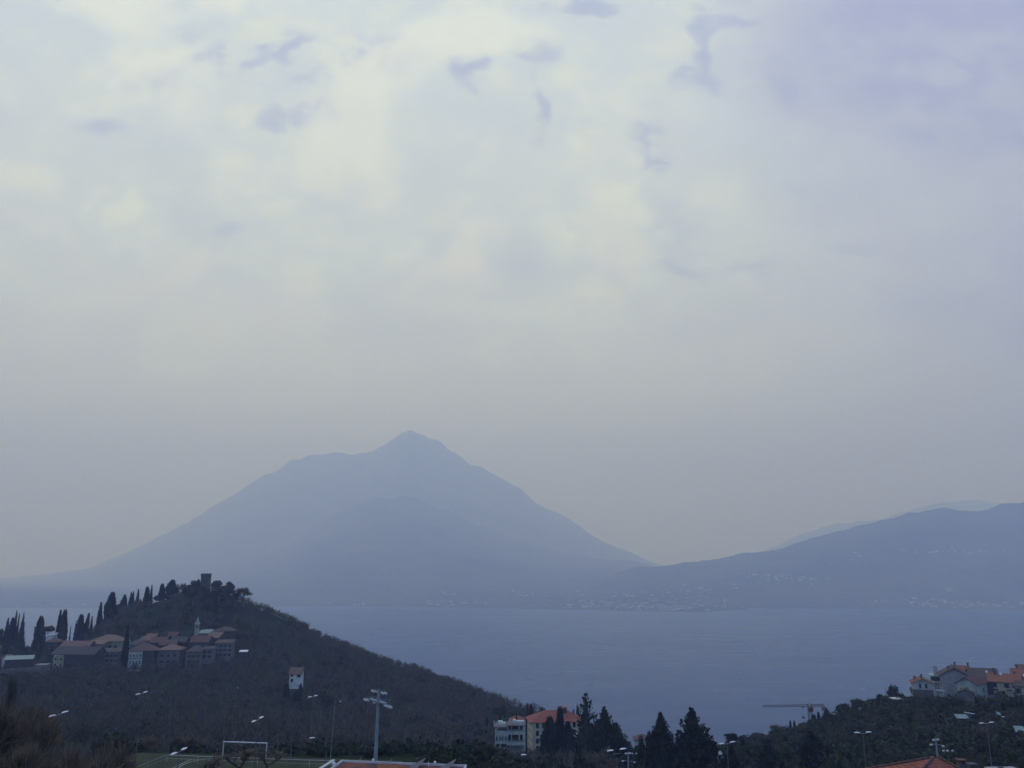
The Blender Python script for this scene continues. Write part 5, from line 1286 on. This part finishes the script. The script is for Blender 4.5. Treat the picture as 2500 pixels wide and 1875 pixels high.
# ------------------------------------------------------------------ tower crane
def crane():
    d = 420; m = mpp(d); T = P(1976, 1716, d); B = P(1978, 1785, d); o = empty('tower_crane', (T.x, T.y, B.z)); H = T.z - B.z
    def lattice(a, b_, w_, n, r=.09, up=Vector((0,0,1))):
        a = Vector(a); b_ = Vector(b_); d_ = (b_ - a).normalized(); x = d_.cross(up); x = x.normalized() if x.length > .1 else Vector((1,0,0)); y = d_.cross(x)
        cs = [x*w_+y*w_, -x*w_+y*w_, -x*w_-y*w_, x*w_-y*w_]; k = MB()
        for c_ in cs: k.tube(a+c_, b_+c_, r, r, 4, False)
        for i in range(n):
            p = a.lerp(b_, i/n); q = a.lerp(b_, (i+1)/n)
            for j in range(4): k.tube(p+cs[j], q+cs[(j+1)%4], r*.6, r*.6, 3, False)
        return k
    lattice((0,0,-3), (0,0,H-.6), .75, 14, .13, Vector((0,1,0))).build('mast', M['crane'], o)
    xl = (1862-1976)*m; xr = (2012-1976)*m; zj = H - m*6; zl = zj - m*1.2
    lattice((-.8,0,zj), (xl,0,zl), .38, 30, .07).build('jib', M['crane'], o)
    lattice((.8,0,zj), (xr,0,zj+.2), .4, 9, .09).build('counter_jib', M['crane'], o)
    MB().box(xr-1.3, xr+.5, -.8, .8, zj-2.4, zj-.55).build('counterweight', M['pole'], o)
    MB().box(-1.0, 1.0, -1.9, -.9, zj-2.6, zj-.6).build('cab', M['crane'], o)
    MB().add([(-.7,-.7,zj+.6),(.7,-.7,zj+.6),(.7,.7,zj+.6),(-.7,.7,zj+.6),(0,0,H+.6)], [(3,2,1,0),(0,1,4),(1,2,4),(2,3,4),(3,0,4)]).build('head', M['metal'], o)
    xh = (1959-1976)*m
    hk = MB().box(xh-.6,xh+.6,-.4,.4,zj-.95,zj-.6).build('trolley', M['pole'], o)
    MB().tube((xh,0,zj-.96),(xh,0,zj-S(25,d)),.04,.04,4).build('cable', M['pole'], hk); MB().box(xh-.6,xh+.6,-.3,.3,zj-S(25,d)-.9,zj-S(25,d)-.003).build('hook_block', M['pole'], hk)
    tag(o, 'thin tower crane with long jib over the water', 'crane')
crane()
def scaff():
    d = 342; A = P(2283, 1627, d); z0 = P(2283, 1690, d).z; o = empty('scaffold_tower', (A.x, A.y, z0)); H = A.z - z0; b = MB(); w_ = S(6,d)/2
    for sx in (-1,1):
        for sy in (-1,1): b.tube((sx*w_,sy*w_,-1),(sx*w_,sy*w_,H),.07,.07,5)
    n = 7
    for i in range(n):
        z = H*(i+1)/n
        for p, q in (((-w_,-w_),(w_,-w_)),((w_,-w_),(w_,w_)),((w_,w_),(-w_,w_)),((-w_,w_),(-w_,-w_))): b.tube((*p,z),(*q,z),.05,.05,4); b.tube((*p,z),(*q,z-H/n),.04,.04,4)
    b.build('frame', M['crane'], o); MB().box(-w_*1.6,w_*1.1,-w_*.9,w_*.9,H*.72,H*.74).build('deck', M['pole'], o)
    tag(o, 'narrow scaffold tower at the left corner of the largest grey house', 'scaffold')
scaff()
def dish(px, py, d, label):
    o = empty('satellite_dish', P(px, py, d)); MB().lathe([(.02,0),(.3,.04),(.5,.14),(.52,.16),(.5,.18),(.28,.1),(.02,.06)], 12).build('reflector', M['white'], o)
    MB().tube((0,0,.05),(0,0,-1.3),.05,.05,5).build('bracket', M['metal'], o); o.rotation_euler = (0,0,0)
    for c_ in o.children:
        if c_.name.startswith('reflector'): c_.rotation_euler = (rad(70),0,0)
    tag(o, label, 'satellite dish')
dish(2442, 1645, 322, 'bright white satellite dish above the shuttered house, left of centre of its roof')
dish(2499, 1649, 330, 'white satellite dish cut by the right edge')
dish(2408, 1640, 345, 'small white satellite dish on the long brown roof')
# ------------------------------------------------------------------ boats
def boat(px, py, label, L_=7, wake=30, head=1):
    q = Pz(px, py, LZ); o = empty('motor_boat', (q.x, q.y, LZ + .02), 0, (head, 1, 1))
    h = MB(); n = 6; vs = []
    for x, w_, zb in ((-L_/2,1.1,.1),(-L_*.2,1.35,0),(L_*.2,1.2,0),(L_*.42,.6,.15),(L_/2,.05,.7)):
        vs += [(x,-w_,1.0),(x,-w_*.6,zb-.2),(x,w_*.6,zb-.2),(x,w_,1.0)]
    fs = [(4*i+j,4*i+j+1,4*i+5+j,4*i+4+j) for i in range(4) for j in range(3)] + [(4*i+3,4*i,4*i+4,4*i+7) for i in range(4)] + [(0,3,2,1),(16,17,18,19)]
    h.add(vs, fs); h.build('hull', M['white'], o); MB().add([(-1.6,-.8,1.002),(1.2,-.8,1.002),(1.2,.8,1.002),(-1.6,.8,1.002),(-1.4,-.65,2.0),(.5,-.65,2.0),(.5,.65,2.0),(-1.4,.65,2.0)],[(3,2,1,0),(4,5,6,7),(0,1,5,4),(1,2,6,5),(2,3,7,6),(3,0,4,7)]).build('cabin', M['whitepaint'], o)
    tag(o, label, 'boat', 'motor boats far out on the lake')
    if wake:
        b = MB(); nn = 10
        for s in (-1, 1):
            pts = [(-head*(L_/2 + wake*k/nn) , s*(.4 + k*.5), .02 + .25*(1-k/nn)) for k in range(nn+1)]
            for p, r_ in zip(pts, pts[1:]): b.add([(p[0],p[1]-.8,0),(r_[0],r_[1]-.9,0),(r_[0],r_[1],r_[2]),(p[0],p[1],p[2]),(p[0],p[1]+.8,0),(r_[0],r_[1]+.9,0)],[(0,1,2,3),(3,2,5,4)])
        w_ = b.build('boat_wake', M['white']); w_.location = (q.x, q.y, LZ + .05); tag(w_, 'white foam wake of the ' + label, 'wake', kind='stuff')
boat(968, 1498, 'motor boat trailing a white wake on the far lake, right of the castle hill', 12, 75)
boat(1476, 1501, 'faint small boat in front of the far town', 9, 25)
boat(1932, 1502, 'small white boat right of the far town promontory', 14, 0)
boat(77, 1516, 'dim boat between the ragged fir and the lone cypress at far left', 10, 60, -1)

# ------------------------------------------------------------------ houses of the far shore
def far_meshes():
    out = []; g = random.Random(4)
    fw = [mat('far_wall_white', (.80,.82,.78), (.66,.68,.65), .2), mat('far_wall_cream', (.72,.70,.60), (.60,.58,.50), .2), mat('far_wall_grey', (.52,.54,.54), (.42,.43,.44), .2)]
    fr = [mat('far_roof_red', (.22,.12,.09), (.16,.09,.07), .3), mat('far_roof_grey', (.16,.16,.16), (.11,.11,.12), .3)]
    for i in range(8):
        X, Y, h, r = g.uniform(6,11), g.uniform(4,6), g.uniform(5,10), g.uniform(1.8,3); b = MB()
        b.add([(-X,-Y,-8),(X,-Y,-8),(X,Y,-8),(-X,Y,-8),(-X,-Y,h),(X,-Y,h),(X,Y,h),(-X,Y,h),(-X,0,h+r),(X,0,h+r)], [(0,1,5,4),(2,3,7,6),(1,2,6,9,5),(3,0,4,8,7),(3,2,1,0)])
        b.cur = 1; b.add([(-X-.6,-Y-.6,h),(X+.6,-Y-.6,h),(X+.6,0,h+r+.3),(-X-.6,0,h+r+.3),(-X-.6,Y+.6,h),(X+.6,Y+.6,h)], [(0,1,2,3),(3,2,5,4),(0,3,4),(1,5,2)])
        b.cur = 2
        for x in np.arange(-X+1.5, X-1, 3):
            for z in np.arange(1.2, h-1.5, 3): b.box(x, x+1.1, -Y-.05, -Y-.01, z, z+1.4)
        out.append(b.mesh('far_house', [fw[i % 3], fr[i % 2], M['glass']]))
    return out
FM = far_meshes()
CL = [ # cx, cy, sx, sy, n, name of place
 (1545,1480,120,9,46,'house of the dense lakeside town on the far promontory'),
 (1640,1483,95,7,34,'house near the quay at the right end of the far lakeside town'),
 (1440,1478,60,8,22,'house on the left outskirts of the far lakeside town'),
 (1590,1458,150,12,30,'house on the slope above the far lakeside town'),
 (1900,1412,110,9,34,'house of the mid slope village right of the far lakeside town'),
 (1700,1440,90,10,14,'house between the far town and the mid slope village'),
 (2270,1474,120,8,42,'house of the right hand shore village'),
 (2420,1478,80,6,16,'house near the right edge of the picture'),
 (2330,1346,130,6,16,'house far up the right hand mountain slope'),
 (2080,1365,50,16,6,'house high on the right hand mountain slope'),
 (1110,1474,90,7,16,'house on the shore under the middle of the mountain'),
 (1070,1450,60,6,8,'house of the little group above the shore under the mountain'),
 (1290,1452,80,9,14,'house left of the far lakeside town'),
 (840,1478,70,4,5,'house on the shore right of the castle hill'),
 (130,1478,90,4,10,'house on the shore far behind the left cypress row')]
g = random.Random(99); first = {}
NF = 0
for (cx, cy, sx, sy, n, lb) in CL:
    for i in range(n):
        px = g.gauss(cx, sx * .55); py = min(g.gauss(cy, sy * .6), np.interp(px, [a for a, _ in SHORE], [b for _, b in SHORE]) - 2.5)
        q = farhit(px, py); mi = g.randrange(8); o = bpy.data.objects.new('far_house', FM[mi]); COL.objects.link(o)
        s = g.uniform(.95, 1.75); o.location = q; o.scale = (s, s, s); o.rotation_euler = (0, 0, g.gauss(0, .5))
        kd = ('white walled', 'cream walled', 'grey walled')[mi % 3]
        tag(o, kd + ' ' + lb, 'house', kd + ' houses, ' + lb.split('house ', 1)[1]); NF += 1
# a few larger far buildings
def farbig(px, py, w_, h, label, name='far_building', m='wall_white'):
    q = farhit(px, py); o = empty(name, q); MB().box(-w_/2, w_/2, -7, 7, -8, h).build('wall', M[m], o)
    MB().add([(-w_/2-.8,-8,h),(w_/2+.8,-8,h),(w_/2+.8,8,h),(-w_/2-.8,8,h),(-w_/2+5,0,h+3.5),(w_/2-5,0,h+3.5)],[(3,2,1,0),(0,1,5,4),(1,2,5),(2,3,4,5),(3,0,4)]).build('roof', M['tan'], o)
    tag(o, label, 'building')
farbig(2319, 1446, 48, 32, 'large pale building standing alone above the right shore village')
farbig(1771, 1474, 26, 34, 'tallest block of the far lakeside town, near its right end')
farbig(1390, 1480, 34, 20, 'large pale shore building at the left end of the far town')
farbig(2498, 1478, 40, 24, 'large shore building at the right edge of the picture')
farbig(1080, 1447, 70, 14, 'long pale building above the shore under the mountain')
farbig(790, 1473, 26, 18, 'pale villa on the shore right beside the castle hill slope')
q = Pz(1870, 1486.5, LZ); q0 = Pz(1815, 1487.5, LZ)
b = MB(); n = Vector((0, 9, 0)); b.add([q0 - n, q - n, q + n, q0 + n] + [p + Vector((0,0,3)) for p in (q0 - n, q - n, q + n, q0 + n)], [(3,2,1,0),(4,5,6,7),(0,1,5,4),(1,2,6,5),(2,3,7,6),(3,0,4,7)])
tag(b.build('quay', M['pale_trim']), 'long pale quay running right from the far lakeside town', 'quay')

# beyond the nearest three hundred the small houses of the far shore run together
def far_rest():
    g = random.Random(5); b = MB(); T = [(1560,1474,150,11,110),(1640,1482,110,8,50),(1450,1470,120,12,50),(2270,1473,150,8,60),(1900,1412,130,12,45),(2330,1346,160,9,25),(1110,1468,120,10,30),(1750,1440,200,25,30)]
    for cx, cy, sx, sy, n in T:
        for i in range(n):
            px = g.gauss(cx, sx * .55); py = min(g.gauss(cy, sy * .6), np.interp(px, [a for a, _ in SHORE], [b_ for _, b_ in SHORE]) - 2.5)
            q = farhit(px, py); x, y, h = g.uniform(4, 9), g.uniform(4, 5), g.uniform(4, 8); b.cur = 0
            b.add([(q.x-x,q.y-y,q.z-8),(q.x+x,q.y-y,q.z-8),(q.x+x,q.y+y,q.z-8),(q.x-x,q.y+y,q.z-8),(q.x-x,q.y-y,q.z+h),(q.x+x,q.y-y,q.z+h),(q.x+x,q.y+y,q.z+h),(q.x-x,q.y+y,q.z+h)], [(0,1,5,4),(1,2,6,5),(2,3,7,6),(3,0,4,7)])
            b.cur = 1; b.add([(q.x-x-.5,q.y-y-.5,q.z+h),(q.x+x+.5,q.y-y-.5,q.z+h),(q.x+x+.5,q.y,q.z+h+2.5),(q.x-x-.5,q.y,q.z+h+2.5),(q.x-x-.5,q.y+y+.5,q.z+h),(q.x+x+.5,q.y+y+.5,q.z+h)], [(0,1,2,3),(3,2,5,4),(0,3,4),(1,5,2)])
    tag(b.build('far_houses', [bpy.data.materials['far_wall_grey'], bpy.data.materials['far_roof_red']]), 'tiny houses scattered thickly along the far shore and its slopes', 'houses', kind='stuff')
far_rest()

# ------------------------------------------------------------------ haze
hz = MB().box(-26500, 26500, -1100, 26400, LZ - 5, 3850).build('haze', [])
tag(hz, 'bluish mist lying over the lake and its far mountains', 'haze', kind='stuff')
hm = bpy.data.materials.new('haze_air'); hm.use_nodes = True; t = hm.node_tree; t.nodes.clear()
pv = t.nodes.new('ShaderNodeVolumePrincipled'); ou = t.nodes.new('ShaderNodeOutputMaterial')
pv.inputs['Density'].default_value = 2.2e-4
pv.inputs['Color'].default_value = (.45, .585, 1.0, 1)
pv.inputs['Absorption Color'].default_value = (1, 1, 1, 1)
pv.inputs['Anisotropy'].default_value = 0.2
t.links.new(pv.outputs[0], ou.inputs['Volume'])
hz.data.materials.append(hm)
